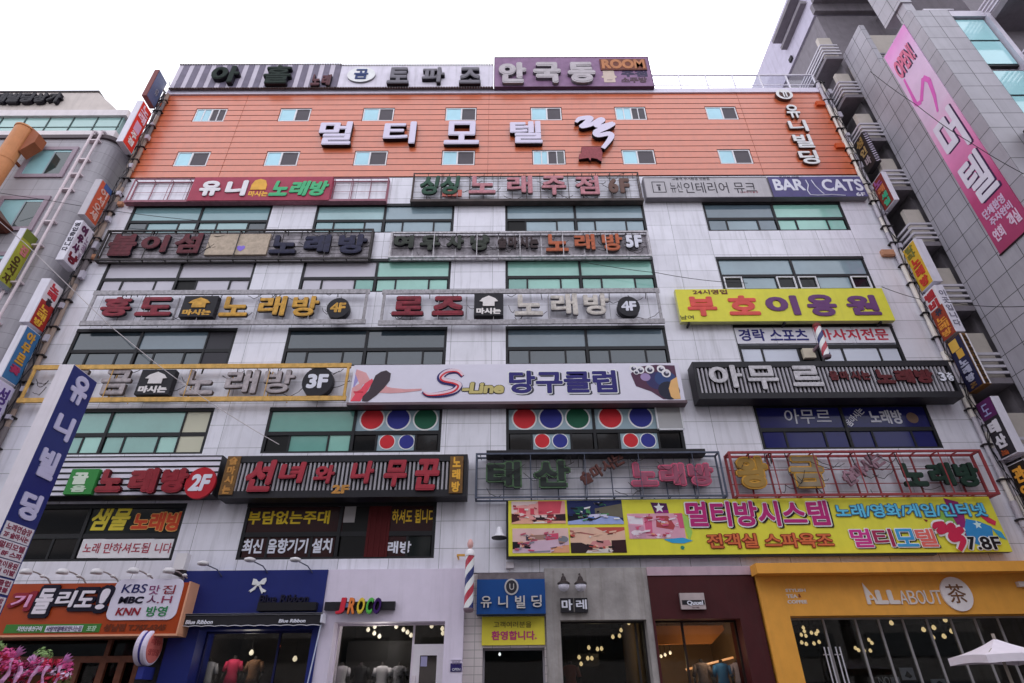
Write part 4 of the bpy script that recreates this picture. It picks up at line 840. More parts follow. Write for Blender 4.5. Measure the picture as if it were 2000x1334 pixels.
proj_sign('bright red projecting sign with white script and a pale block on the left corner', -1, -17.31, 26.2, 23.28, .3, M('signal_red', (206, 58, 46), var=.12), we, [('노래', .04, .38, .1, .85, P(232, 190, 206), .03), ('주점', .64, .92, .2, .75, wl2, .03)], panels=[(.2, .8, .42, .62, P(196, 160, 186))])
proj_sign('orange red projecting sign with faded white characters and a blue top corner', -1, -17.32, 20.85, 18.8, .3, M('brick_orange', (188, 84, 56), var=.15), we2, [('어서오세', .14, .94, .2, .8, P(206, 170, 160), .02)], panels=[(.3, 1, .0, .14, P(70, 96, 150))])
proj_sign('white projecting sign with a purple and maroon character column', -1, -17.23, 18.46, 16.4, .32, M('milky_face', (204, 196, 206), var=.1), we, [('여우사', .05, .72, .08, .55, P(100, 44, 84), .06), ('냥', .72, .97, .1, .8, P(128, 42, 58), .05), ('노래방', .2, .8, .66, .9, P(150, 130, 150), .01)], edge_parts=[('영업중입니다', .05, .8, P(70, 66, 84))])
proj_sign('white over red projecting sign with red and yellow characters on the left corner', -1, -17.32, 15.48, 13.5, .36, P(206, 196, 200), we, [('노래', .04, .36, .15, .8, P(186, 52, 62), .05), ('홈', .36, .52, .3, .7, P(60, 50, 60), .04), ('노래방', .54, .98, .15, .75, P(226, 170, 60), .03)], panels=[(0, 1, .46, 1, P(164, 48, 44))])
proj_sign('sky blue projecting sign with ochre characters and a red flower', -1, -17.3, 13.34, 11.24, .26, M('sign_blue', (62, 112, 160), var=.12), we, [('아무르', .05, .68, .2, .75, P(196, 146, 60), .04), ('꽃', .7, .86, .15, .8, P(170, 56, 96), .06)])
proj_sign('pale violet projecting sign with purple handwriting, lowest on the left corner', -1, -17.29, 11.15, 8.2, .27, P(196, 188, 216), we, [('성인노래', .04, .96, .2, .8, P(92, 66, 140), .02)])
bl = P(44, 40, 42); go = P(196, 158, 84)
t = proj_sign('black projecting sign with gold characters and a checkered rim on the right corner', 1, 16.22, 23.7, 21.75, .26, bl, P(60, 56, 60), [('성', .06, .34, .15, .85, M('dim_gold', (134, 112, 66), var=.2), .04), ('인', .36, .62, .2, .8, P(146, 126, 84), .04), ('바', .64, .92, .3, .8, P(150, 140, 146), .03)])
mb = MB()
for i in range(26):
    z = 21.77+i*.073
    for k in range(2): mb.box(16.26+.1*((i+k) % 2), 16.26+.1*((i+k) % 2)+.09, -1.008, -1.001, z, z+.036) if k == 0 else None
part('checker_trim', mb, P(206, 196, 216), t)
proj_sign('red projecting sign with violet and green characters below the black sign', 1, 16.2, 21.08, 19.4, .22, M('blood_red', (136, 52, 44), var=.15), we, [('노', .04, .3, .1, .8, P(150, 84, 140), .04), ('래', .3, .54, .2, .8, P(190, 110, 70), .03), ('세일', .54, .96, .25, .8, P(64, 156, 118), .06)])
proj_sign('yellow projecting sign with red characters on the right corner', 1, 16.15, 17.2, 15.1, .36, M('amber', (200, 160, 48), var=.12), we, [('칼라', .03, .32, .15, .8, P(120, 120, 60), .03), ('노래방', .32, .97, .2, .85, P(186, 58, 42), .05)])
proj_sign('white and brown red projecting sign with red and yellow characters', 1, 16.09, 14.92, 12.83, .33, P(206, 200, 204), we, [('벧비', .03, .42, .1, .85, P(170, 44, 50), .06), ('유', .42, .56, .3, .8, P(60, 60, 80), .04), ('노래방', .57, .97, .15, .85, P(206, 140, 56), .03)], panels=[(0, 1, .4, 1, P(150, 62, 44))], edge_parts=[('이곳입니다', .1, .9, P(120, 116, 130))])
t = proj_sign('navy projecting sign with a gold block, white characters and an amber lettered rim', 1, 16.13, 12.76, 10.7, .28, P(42, 42, 78), P(120, 84, 46), [('노래방', .42, .86, .25, .8, P(166, 166, 186), .05), ('9F', .88, .97, .3, .7, P(130, 96, 60), .03)], panels=[(.12, .7, .04, .24, P(206, 164, 72)), (.35, .8, .25, .4, P(196, 150, 60))], edge_parts=[('노래주점가요방단란주점', .02, .98, P(60, 40, 30))])
mb = MB(); mb.box(16.15, 16.2, -1.012, -1.001, 10.72, 12.74); mb.box(16.35, 16.4, -1.012, -1.001, 10.72, 12.74); part('edge_trim', mb, P(216, 210, 216), t)
proj_sign('black projecting sign with a purple top and two big white characters', 1, 16.14, 10.24, 8.26, .28, P(52, 48, 54), we, [('도', .06, .28, .25, .7, P(150, 150, 190), .01), ('태산', .36, .86, .15, .8, P(196, 192, 198), .06), ('노래', .87, .97, .2, .6, P(170, 84, 46), .03)], panels=[(0, 1, 0, .32, P(98, 42, 96))])
proj_sign('black projecting sign with amber characters, lowest on the right corner', 1, 16.22, 8.05, 5.6, .26, P(46, 38, 34), we2, [('관악어나', .05, .95, .15, .8, P(214, 150, 56), .04)])
# little ochre bracket boxes on the white wall
for lab, px in (('small tan box on the left corner beside the orange projecting sign', (226, 391, 240, 398)), ('small tan box on the left corner beside the white projecting sign', (174, 494, 190, 502)), ('small tan box on the right corner above the yellow projecting sign', (1722, 485, 1752, 496))):
    x0, z0, x1, z1 = R(*px, .2); mb = MB(); mb.box(x0+.05, x1-.05, -.16, -.002, z0+.02, z1-.02); mb.box(x0+.07, x1-.07, -.14, -.02, z0-.02, z0+.019)
    solo('junction_box', mb, P(176, 128, 100), lab, 'junction box', 'small tan boxes on the corners')
# ---- the free-standing pylon in front
PXN, yf_, yn_ = -12.35, -3.0, -4.07
def zat(u, v): return atX(u, v, PXN)[1]
ztop = 9.93
navy = M('pylon_blue', (46, 56, 128), rough=.35, var=.06); pw = M('pylon_white', (216, 208, 216), rough=.5, var=.06, streak=.25, dirt=(.3, .24, .24, 1))
t = thing('pylon_sign', 'tall white edged blue pylon sign on the pavement with white characters and name plates', 'sign', (PXN-.2, -3.55, 0))
mb = MB(); mb.box(PXN-.42, PXN-.012, yn_, yf_, .13, ztop); part('body', mb, pw, t)
mb = MB(); mb.box(PXN-.0115, PXN, yn_+.001, yf_, .3, ztop-.02); part('face', mb, navy, t)
pl = M('pylon_letter', (190, 186, 214), rough=.35, var=.05)
for ch, (ua, va), (ub, vb), k in (('유', (176, 746), (150, 792), 0), ('니', (134, 812), (126, 863), 0), ('빌', (108, 882), (92, 938), 0), ('딩', (78, 968), (50, 1016), 0)):
    za, zb_ = zat(ua, va), zat(ub, vb); mb = MB(); mb.text(ch, yn_+.2, zb_, yf_-.2, za, 0, .03, 0, 0, .05, fr='L', X=PXN+.003); part('letter', mb, pl, t)
ys_ = [((62, 1034), (46, 1064)), ((46, 1066), (30, 1096)), ((32, 1099), (16, 1128)), ((18, 1133), (2, 1160)), ((2, 1166), (-14, 1194)), ((-12, 1198), (-26, 1226))]
tags = ['노래연습장', '멀티모텔', '부호이용원', '당구클럽', '선녀노래방', '유니노래방']
for i, (a_, b_) in enumerate(ys_):
    za, zb_ = zat(*a_), zat(*b_); mb = MB(); mb.prism([(yn_+.05, za), (yf_-.06, za), (yf_-.06, zb_), (yn_+.05, zb_)], 0, .02, 0, 0, 'L', PXN+.001); o = part('name_plate', mb, P(206, 200, 206), t)
    h = za-zb_; mb = MB(); mb.text(tags[i], yn_+.1, za-.48*h, yf_-.12, za-.08*h, 0, .008, 0, 0, .02, fr='L', X=PXN+.022); mb.text(['2F 술마시는', '7 8F 스파', '24시 이발', '3F 포켓볼', '2F 주대', '6F 연회'][i], yn_+.1, zb_+.1*h, yf_-.12, za-.55*h, 0, .008, 0, 0, .03, fr='L', X=PXN+.022); part('lettering', mb, P(146, 60, 84), o)
# ================================================================== BUILDING ON THE RIGHT
XT = 17.3
tile = panel_mat('grey_stone_tile', (152, 148, 156), .8, .8, -XT+40, .2, mortar=.014, var=.10, streak=.2, seam=(.06, .06, .065, 1), rough=.45, side=True, tilevar=.06)
shade_w = M('grey_render', (120, 114, 120), rough=.8, var=.12, streak=.3); lavw = M('pale_render', (176, 170, 186), rough=.75, var=.08, streak=.2)  # shade_w has the shadow between the balconies put into its grey
beige = M('beige_render', (176, 168, 160), rough=.75, var=.08)
RB = thing('tiled_building', 'grey tiled tower with balconies and a pink banner right of the signed building', 'building', (24, 4, 0))
mb = MB(); mb.box(XT, 18.9, -4.9, -.9, 4.6, 26.65); mb.box(XT, 17.55, -2.5, -.9, 26.651, 29.76); mb.box(XT, 18.9, -4.86, -.9, .13, 4.599)
mb.box(XT, 17.8, -4.75, -3.55, 27.6, 36.5); mb.box(17.4, 17.8, -4.7, -4.2, 26.651, 27.599); part('tile_wall', mb, tile, RB)
mb = MB(); mb.box(XT+.1, 30, -.5, 14, .1, 34.2); part('rear_wall', mb, shade_w, RB)
mb = MB(); mb.box(20.6, 30, -4.4, -.501, .13, 33.8); part('front_wall', mb, shade_w, RB)
mb = MB(); mb.box(XT, 27, -.5, 9, 34.3, 38.4); part('attic_wall', mb, lavw, RB)
mb = MB(); mb.box(XT-.06, 24, -.75, -.501, 34.3, 35.0); mb.box(XT-.02, 23.5, -3.4, -.751, 35.0, 35.35); part('roof_slab', mb, shade_w, RB)
mb = MB(); mb.box(XT-.55, XT-.001, -.4, 2.6, 36.7, 37.0); part('eave', mb, shade_w, RB)
mb = MB(); mb.box(XT-.35, XT-.001, -.4, 2.4, 35.7, 35.95); part('eave', mb, shade_w, RB)
mb = MB(); mb.box(XT-.12, XT-.001, 2.2, 2.5, 34.5, 34.8); part('vent', mb, dsteel, RB)
mb = MB(); mb.box(17.65, 20.4, -2.2, -.505, 26.7, 29.4); part('balcony_wall', mb, beige, RB)
for j in range(4): mb = MB(); mb.box(17.56, 18.9, -2.5, -2.45, 26.75+j*.2, 26.85+j*.2); part('rail', mb, P(120, 116, 122), RB)
for k, z in enumerate((29.56, 26.41, 23.24, 20.09, 16.96, 13.81, 10.78, 7.6)):
    mb = MB(); mb.box(16.42, XT-.002, -.88, 2.2, z, z+.22); o = part('balcony', mb, shade_w, RB)
    for j in range(4):
        m_ = MB(); zz = z+.36+j*.25; m_.box(16.4, XT-.002, -.92, -.86, zz, zz+.1); m_.box(16.38, 16.44, -.859, 2.2, zz, zz+.1); part('rail', m_, P(178, 174, 182), o)
    m_ = MB(); m_.box(16.62, XT-.002, -.7, -.5, z+.221, z+2.15); part('return_wall', m_, beige, o)
    m_ = MB(); m_.box(16.5, 16.9, -.4, .4, z+.221, z+.8); part('air_unit', m_, P(90, 88, 92), o)
wfm = M('pale_mullion', (186, 180, 192), rough=.4); sky_g = G(132, 172, 176, .06)
for k in range(6):
    zt = 26.15-k*3.6
    m_ = MB(); m_.box(18.95, 20.33, -4.75, -4.62, zt-3.25, zt+.05); o = part('window', m_, fr, RB)
    for a, b in ((zt-1.5, zt-.03), (zt-3.15, zt-1.62)): m_ = MB(); m_.box(19.0, 20.28, -4.78, -4.751, a, b); part('pane', m_, sky_g, o)
mb = MB(); mb.box(20.35, 20.55, -4.95, -4.3, .13, 26.4); mb.box(18.905, 20.35, -4.9, -4.6, 26.2, 26.6); mb.box(18.905, 20.6, -4.6, -4.4, .13, 26.6); part('window_surround', mb, wfm, RB)
for k in range(7):
    z = 26.4-k*3.6
    mb = MB(); mb.box(20.56, 28, -6.0, -4.401, z-.5, z-.15); o = part('balcony', mb, shade_w, RB)
    m_ = MB()
    for j in range(4): m_.box(20.6, 28, -6.02, -5.96, z+.0+j*.22, z+.08+j*.22); m_.box(20.58, 20.64, -5.959, -4.41, z+j*.22, z+.08+j*.22)
    part('rail', m_, P(206, 200, 210), o)
mb = MB()
for j in range(5): mb.box(19.2, 27, -3.9-.001*j, -3.84, 27.3+j*.3, 27.42+j*.3); mb.box(19.18, 19.24, -3.839, -.6, 27.3+j*.3, 27.42+j*.3)
part('roof_rail', mb, P(196, 192, 200), RB)
# pink hanging banner on the tiled side
t = thing('banner', 'long pink vertical banner with grey white characters on the grey tiles', 'banner', (XT-.02, -3.6, 14.9))
pink = None
m, tt, b = newmat('pink_print'); g = nd(tt, 'ShaderNodeNewGeometry'); s = nd(tt, 'ShaderNodeSeparateXYZ'); tt.links.new(g.outputs['Position'], s.inputs[0])
mr = nd(tt, 'ShaderNodeMapRange'); mr.inputs[1].default_value = 14.9; mr.inputs[2].default_value = 26.5; tt.links.new(s.outputs[2], mr.inputs[0])
rp = nd(tt, 'ShaderNodeValToRGB'); e = rp.color_ramp.elements; e[0].position = 0; e[0].color = alb((160, 46, 92)); e[1].position = 1; e[1].color = alb((226, 130, 196))
for p_, c in ((.2, (176, 60, 110)), (.42, (214, 130, 176)), (.6, (206, 180, 204)), (.85, (206, 176, 206))): q_ = e.new(p_); q_.color = alb(c)
tt.links.new(mr.outputs[0], rp.inputs[0]); c, no = weather(tt, rp.outputs[0], .1, 0, 1.2); tt.links.new(c, b.inputs['Base Color']); b.inputs['Roughness'].default_value = .5
YB0, YB1, ZB0, ZB1 = -2.82, -4.36, 14.86, 26.55      # far and near edges
mb = MB(); mb.box(XT-.03, XT-.002, YB1, YB0, ZB0, ZB1); part('cloth', mb, m, t)
mb = MB(); mb.bar((XT-.03, YB1-.03, ZB0-.03), (XT-.03, YB0+.03, ZB0-.03), .03); part('rail', mb, P(70, 40, 50), t)
bwt, bsh = P(206, 200, 212), P(72, 40, 84)
def btext(ch, za, zb_, ya=YB0-.22, yb=YB1+.22, mf=bwt, ms=bsh, bold=.05, name='letter'):
    mb = MB()
    if ms: mb.text(ch, ya-.07, zb_-.07, yb-.07, za-.05, 0, .004, 1, 1, bold, fr='R', X=XT-.032)
    mb.text(ch, ya, zb_, yb, za, 0, .012, 0, 0, bold, fr='R', X=XT-.034); part(name, mb, [mf, ms or mf], t)
zB = lambda u, v: atX(u, v, XT)[1]
btext('머', 21.4, 19.2, bold=.035); btext('텔', 18.9, 16.9, bold=.022)
btext('OPEN!', 25.7, 24.6, YB0-.15, YB1+.3, P(206, 110, 140), bsh, .03)
mb = MB(); yz = [(-3.1, 24.5, .5), (-3.05, 23.6, .7), (-3.0, 22.9, 1.0), (-3.25, 22.75, 1.1), (-3.6, 23.2, 1.0), (-3.85, 23.5, 1.1), (-4.0, 23.1, 1.1), (-3.85, 22.3, .9), (-3.62, 21.6, .5)]
for (a, b_) in zip(yz, yz[1:]):
    dy, dz = b_[0]-a[0], b_[1]-a[1]; n = math.hypot(dy, dz); ny, nz_ = -dz/n*.09, dy/n*.09; X_ = XT-.032-.0008*yz.index(a)
    mb.prism([(a[0]+ny*a[2], a[1]+nz_*a[2]), (b_[0]+ny*b_[2], b_[1]+nz_*b_[2]), (b_[0]-ny*b_[2], b_[1]-nz_*b_[2]), (a[0]-ny*a[2], a[1]-nz_*a[2])], 0, .006, 0, 0, 'R', X_)
part('brush_mark', mb, P(206, 96, 176), t)
btext('단체환영', 16.65, 16.25, YB0-.2, YB1+.35, P(196, 170, 196), None, .03); btext('주차완비', 16.2, 15.85, YB0-.3, YB1+.25, P(196, 170, 196), None, .03)
btext('연회', 15.75, 15.25, YB0-.15, YB0-.6, P(206, 180, 200), None, .03); btext('객실', 15.8, 15.25, YB1+.65, YB1+.2, P(206, 180, 200), None, .03)
# a dark sign poking in from the right
t = thing('projecting_sign', 'black diamond tilted sign with gold edge at the right margin by the tiled tower', 'sign', (18.75, -5.2, 17.5), 'signs projecting from the corners of the building')
mb = MB(); mb.box(18.3, 18.5, -5.9, -4.95, 17.7, 18.7); part('casing', mb, bl, t)
mb = MB(); mb.text('이', -5.1, 17.85, -5.75, 18.55, 0, .02, 0, 0, .05, fr='R', X=18.298); part('letter', mb, P(176, 140, 70), t)
mb = MB(); mb.box(18.36, 18.44, -4.949, -4.901, 17.9, 18.5); mb.box(18.28, 18.52, -5.5, -5.2, 17.5, 17.699); part('bracket', mb, dsteel, t)
# ================================================================== BUILDING ON THE LEFT
ltile = panel_mat('mauve_grey_tile', (156, 152, 158), 1.35, .62, 60, .1, mortar=.008, var=.08, streak=.18, seam=(.2, .19, .2, 1), rough=.5, tilevar=.025)
LB = thing('corner_building', 'grey tiled building left of the signed one with rounded corner and glass penthouse', 'building', (-23, 4, 0))
XC = -18.35; rc_ = .75; mb = MB()
prof = [(-34, -.3), (XC-rc_, -.3)]+[(XC-rc_+rc_*math.sin(a*math.pi/16), -.3+rc_-rc_*math.cos(a*math.pi/16)) for a in range(1, 9)]+[(XC, 12), (-34, 12)]
def wallcol(mb, pr, z0, z1):
    n = len(pr); vs = [(x, y, z0) for x, y in pr]+[(x, y, z1) for x, y in pr]
    mb.add(vs, [(i, (i+1) % n, n+(i+1) % n, n+i) for i in range(n)]+[tuple(range(n-1, -1, -1)), tuple(range(n, 2*n))])
wallcol(mb, prof, .13, 24.3); part('wall', mb, ltile, LB)
mb = MB(); wallcol(mb, [(x*1.0+(.12 if x > -33 else 0), y-(.1 if y < 5 else 0)) for x, y in prof], 24.301, 24.52); part('coping', mb, P(92, 80, 84), LB)
trim = M('mauve_trim', (148, 132, 142), rough=.6, var=.1, streak=.2)
for k in range(6):
    for x0, x1 in ((-21.75, -20.02), (-26.2, -24.4)):
        zt = 23.5-k*3.17; zb_ = zt-1.6; mb = MB(); e = .2
        mb.box(x0-e, x1+e, -.38, -.301, zt, zt+e); mb.box(x0-e, x1+e, -.38, -.301, zb_-e, zb_); mb.box(x0-e, x0, -.38, -.301, zb_, zt); mb.box(x1, x1+e, -.38, -.301, zb_, zt)
        o = part('window', mb, trim, LB)
        mb = MB(); xm = x0+.55*(x1-x0); mb.box(x0, xm, -.325, -.304, zb_, zt-.12); mb.box(x0, x1, -.33, -.304, zt-.12, zt); part('pane', mb, [G(118, 156, 160)], o)
        mb = MB(); mb.box(xm, x1, -.318, -.304, zb_, zt-.12); part('pane', mb, G(38, 56, 56), o)
        mb = MB(); mb.box(xm-.03, xm+.03, -.34, -.326, zb_, zt-.121); part('mullion', mb, P(140, 150, 156), o)
pipe_m = M('pale_pipe', (206, 192, 196), rough=.5, var=.1)
t = thing('drain_pipes', 'pair of pale ladder like pipes down the grey left building', 'pipe', (-19.2, -.5, .13))
for x in (-19.42, -19.02): mb = MB(); mb.bar((x, -.48, .13), (x, -.48, 24.6), .055, 0, 8); part('pipe', mb, pipe_m, t)
z = 1.0
while z < 24.2: mb = MB(); mb.box(-19.5, -18.94, -.5, -.301, z, z+.07); part('clip', mb, pipe_m, t); z += random.choice((.95, 1.3, 1.9))
for x in (-19.42, -19.02): mb = MB(); mb.tube([(x, -.48, 24.6), (x, -.4, 24.72), (x, -.2, 24.74), (x+.14, -.05, 24.66)], .07, 0, 8); part('elbow', mb, P(190, 182, 186), t)
tan_ = M('tan_duct', (186, 124, 80), rough=.5, var=.1); brn = M('brown_duct', (150, 86, 56), rough=.6, var=.12)
t = thing('duct', 'round tan orange duct rising past the left building parapet with a brown cheek', 'duct', (-22.1, -.95, 18))
mb = MB(); mb.lathe((-22.05, -1.0, 17.6), [(.36, 0), (.36, 4.4), (.375, 4.4), (.375, 4.46), (.36, 4.46), (.36, 6.45), (.39, 6.46), (.39, 6.54), (.26, 6.55)], 0, 24); part('pipe', mb, tan_, t, smooth=False)
mb = MB(); mb.prism([(-21.65, 24.15), (-21.2, 23.75), (-21.2, 23.2), (-21.65, 22.6)], -.55, .5); part('cheek', mb, brn, t)
mb = MB(); mb.box(-22.1, -22.0, -.7, -.301, 19, 19.1); mb.box(-22.1, -22.0, -.7, -.301, 22.4, 22.5); part('bracket', mb, brn, t)
t = thing('canopy', 'brown box canopy on the left building at the left margin', 'canopy', (-21.6, -1, 18.2))
mb = MB(); mb.prism([(-24, 19.75), (-21.7, 19.75), (-20.55, 18.55), (-20.75, 18.35), (-24, 18.35)], -.35, 1.2); part('hood', mb, M('dark_brown', (104, 58, 44), rough=.5, var=.12), t)
# penthouse
mb = MB(); mb.box(-34, -18.6, -.28, 8, 24.53, 24.95); mb.box(-34, -18.45, -.34, 8, 26.0, 26.42); part('white_band', mb, M('white_band', (206, 198, 200), rough=.6, var=.06, streak=.15), LB)
mb = MB(); mb.box(-34, -18.62, -.2, 7.9, 24.951, 25.999); o = part('glass_band', mb, G(124, 152, 148, .12), LB)
m_ = MB()
for i in range(14): x = -18.7-i*1.15; m_.box(x-.025, x+.025, -.23, -.201, 24.952, 25.998)
m_.box(-34, -18.62, -.226, -.2005, 25.28, 25.31); part('mullion', m_, P(70, 84, 84), o)
cream_s = M('cream_stone', (192, 182, 176), rough=.7, var=.08, streak=.2)
mb = MB(); mb.prism([(-34, 26.421), (-19.0, 26.421), (-20.6, 27.98), (-34, 27.98)], 3.5, 3.7); mb2 = MB(); mb2.box(-34, -20.55, -.25, 3.5, 27.981, 28.08)
part('attic', mb, cream_s, LB); part('coping', mb2, P(70, 64, 66), LB)
t = thing('roof_sign', 'string of dark weathered raised letters on the cream left attic', 'sign', (-24, -.3, 27), 'signs on the left building')
letters(t, '현대빌딩상가', (-40, 181, 118, 199), .21, .2, M('black_weathered', (52, 48, 54), var=.5, scale=6), ret, .08, gap=.02)
proj_sign('yellow green projecting sign with brown and pink characters on the grey left building', -1, -19.35, 18.05, 15.3, .26, M('lime_face', (158, 158, 58), var=.12), we, [('집', .24, .42, .25, .8, P(196, 120, 120), .04), ('오지자', .45, .92, .15, .7, P(96, 72, 40), .03)], panels=[(0, 1, .0, .16, P(110, 120, 50)), (0, 1, .93, 1, P(120, 124, 130))], far=.32)
# ================================================================== WIRES
def wire(label, pts, r, mt):
    out = []
    for (u0, v0, o0, u1, v1, o1, sag) in pts:
        a = F(u0, v0, o0); b_ = F(u1, v1, o1); n = 10
        for i in range(n+1):
            s_ = i/n; out.append((a[0]+(b_[0]-a[0])*s_, -(o0+(o1-o0)*s_), a[1]+(b_[1]-a[1])*s_-sag*4*s_*(1-s_)))
    mb = MB(); mb.tube(out, r, 0, 5); solo('wire', mb, mt, label, 'wire', 'wires strung between the buildings')
dkw, plw = P(52, 50, 54), P(176, 168, 170)
wire('dark wire sagging across the left tiled building to the sixth floor windows', [(-20, 374, 1.2, 93, 391, .6, .0), (93, 391, .6, 390, 431, .3, .1)], .012, dkw)
wire('pale wire from the left margin past the yellow green sign towards the fourth floor', [(-10, 425, 2.0, 52, 478, 1.2, 0), (52, 478, 1.2, 210, 632, .8, .0)], .014, plw)
wire('pale wire slanting down across the dark fourth floor windows', [(207, 630, .7, 305, 710, .7, 0), (305, 710, .7, 545, 868, .8, .1)], .013, plw)
wire('thin dark wire over the green fifth floor panes', [(1130, 510, .3, 1285, 533, .35, .05), (1285, 533, .35, 1460, 553, .5, .1)], .012, dkw)
wire('dark wire from the yellow barber sign to the right corner', [(1722, 560, .5, 1800, 585, .4, .05)], .012, dkw)
wire('thin wire drooping over the pink banner and grey tiles', [(1700, 140, 4.5, 1790, 205, 4.9, .1), (1790, 205, 4.9, 1890, 275, 5.0, .15), (1890, 275, 5.0, 2010, 345, 5.2, .1)], .012, dkw)
wire('thin wire hanging low across the grey tiles at the right margin', [(1850, 590, 1.4, 2010, 598, 3.5, .1)], .014, dkw)

t = thing('antenna', 'small tangle of metal rods at the left end of the rooftop signs', 'antenna', (-17.0, -.1, 28.3))
random.seed(5)
for k in range(7):
    mb = MB(); a = Vector((-17.15+random.uniform(-.1, .15), -.1, 28.3+random.uniform(0, .5))); mb.bar(a, a+Vector((random.uniform(-.35, .3), random.uniform(-.2, .2), random.uniform(.2, .6))), .02, 0, 5); part('rod', mb, P(76, 66, 70), t)
mb = MB(); mb.bar((-17.1, -.08, 28.3), (-17.1, -.08, 29.2), .025, 0, 6); part('mast', mb, P(90, 82, 86), t)
# ================================================================== SHOPS ALONG THE STREET
warm = EM('lit_bulb', (1.0, .70, .34), 1.1); coolb = EM('lit_spot', (1, .80, .55), 1.3)
cg = clear_glass('shop_glass', (.56, .58, .58, 1))
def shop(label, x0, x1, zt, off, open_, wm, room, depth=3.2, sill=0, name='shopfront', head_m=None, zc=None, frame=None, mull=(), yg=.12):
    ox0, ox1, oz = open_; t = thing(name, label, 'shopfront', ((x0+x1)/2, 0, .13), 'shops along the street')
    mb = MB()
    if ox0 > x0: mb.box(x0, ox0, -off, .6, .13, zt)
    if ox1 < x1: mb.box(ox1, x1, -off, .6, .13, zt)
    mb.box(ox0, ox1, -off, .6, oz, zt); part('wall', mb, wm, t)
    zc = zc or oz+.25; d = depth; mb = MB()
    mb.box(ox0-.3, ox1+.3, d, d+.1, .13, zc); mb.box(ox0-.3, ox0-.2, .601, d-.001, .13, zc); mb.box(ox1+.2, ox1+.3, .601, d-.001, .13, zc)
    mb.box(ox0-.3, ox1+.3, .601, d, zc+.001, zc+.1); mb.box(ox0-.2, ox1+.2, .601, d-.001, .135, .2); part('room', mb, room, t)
    if frame:
        mb = MB(); e = .05
        mb.box(ox0, ox1, yg-.03, yg+.05, oz-e, oz-.001); mb.box(ox0, ox0+e, yg-.03, yg+.05, .14, oz-e); mb.box(ox1-e, ox1, yg-.03, yg+.05, .14, oz-e)
        for x in mull: mb.box(x-.028, x+.028, yg-.031, yg+.051, .14, oz-e)
        part('frame', mb, frame, t)
        mb = MB(); mb.box(ox0+e, ox1-e, yg, yg+.01, .16, oz-e); part('glass', mb, cg, t)
    return t
def X_(u, v, off=0): return F(u, v, off)[0]
def bulbs(pts, r, label, mt, group, yy, cord=True, name='pendant_lamp', zt=3.9):
    for u, v in pts:
        x, z = F(u, v, -yy); t = thing(name, label, 'lamp', (x, yy, z), group)
        mb = MB(); mb.lathe((x, yy, z), [(.01, -r), (r*.7, -r*.7), (r, 0), (r*.7, r*.7), (r*.35, r*1.2)], 0, 10); part('bulb', mb, mt, t, smooth=True)
        mb = MB(); mb.lathe((x, yy, z), [(r*.4, r*1.15), (r*.45, r*2)], 0, 8)
        if cord: mb.bar((x, yy, z+r*2), (x, yy, max(zt, z+.3)), .008, 0, 4)
        part('holder', mb, dsteel, t)
def glow(x, y, z, e, col=(1, .75, .45)):  # unseen point light added to brighten a shop interior, apart from its bulbs
    l = bpy.data.lights.new('shop_lamp', 'POINT'); l.energy = e; l.color = col; l.shadow_soft_size = .25
    o = bpy.data.objects.new('shop_lamp', l); COL.objects.link(o); o.location = (x, y, z)
def mannequin(label, u, vtop, yy, top, trouser, head=False, sleeve=.25, arm=.5, neck=None):
    """dressed window dummy: one turned body from the hips up to the neck, its two arms, garment and stand"""
    x, zt_ = F(u, vtop-13, -yy); k = 1.0; b = zt_-1.52       # shoulder line 1.42 above the feet
    t = thing('mannequin', label, 'mannequin', (x, yy, b), 'window mannequins')
    def ring(z, rx, ry, n=14): return [(x+rx*math.cos(2*math.pi*i/n), yy+ry*math.sin(2*math.pi*i/n), b+z) for i in range(n)]
    def loft(secs, mt, nm):
        mb = MB(); n = 14; vs = []
        for s_ in secs: vs += ring(*s_)
        fs = [(q_*n+i, q_*n+(i+1) % n, (q_+1)*n+(i+1) % n, (q_+1)*n+i) for q_ in range(len(secs)-1) for i in range(n)]+[tuple(range(n-1, -1, -1)), tuple(range((len(secs)-1)*n, len(secs)*n))]
        mb.add(vs, fs); return mb
    body = loft([(.05, .1, .1), (.45, .1, .1), (.8, .165, .12), (.95, .16, .11), (1.1, .13, .095), (1.28, .165, .115), (1.4, .19, .1), (1.44, .12, .08), (1.47, .055, .055), (1.54, .05, .05)]+([(1.58, .05, .06), (1.63, .075, .09), (1.7, .08, .1), (1.77, .06, .075), (1.8, .02, .03)] if head else [(1.545, .02, .02)]), 0, 'body')
    for s_ in (-1, 1):
        body.bar((x+s_*.19, yy, b+1.38), (x+s_*.26, yy-.02, b+1.1), .048, 0, 8, .038); body.bar((x+s_*.26, yy-.02, b+1.1), (x+s_*(.2+.1*arm), yy-.14*arm, b+.86), .038, 0, 8, .026)
    part('body', body, neck or P(60, 54, 54), t, smooth=True)
    g_ = loft([(.84 if trouser else .55, .19 if trouser else .26, .14), (1.0, .17, .125), (1.1, .145, .11), (1.28, .18, .13), (1.38, .205, .115), (1.43, .16, .095), (1.45, .09, .075)], 0, 'top')
    if sleeve:
        for s_ in (-1, 1): g_.bar((x+s_*.18, yy, b+1.39), (x+s_*(.19+.07*sleeve/.28), yy-.01, b+1.39-sleeve), .066, 0, 8, .06)
    part('top', g_, top, t, smooth=True)
    if trouser: part('trousers', loft([(.06, .12, .12), (.5, .15, .12), (.8, .185, .135), (.88, .18, .13)], 0, 't'), trouser, t, smooth=True)
    mb = MB(); mb.lathe((x, yy, b), [(.2, 0), (.2, .03), (.02, .04)], 0, 14); mb.box(x-.22, x+.22, yy-.2, yy+.2, .2, b-.001); part('base', mb, P(70, 66, 66), t)
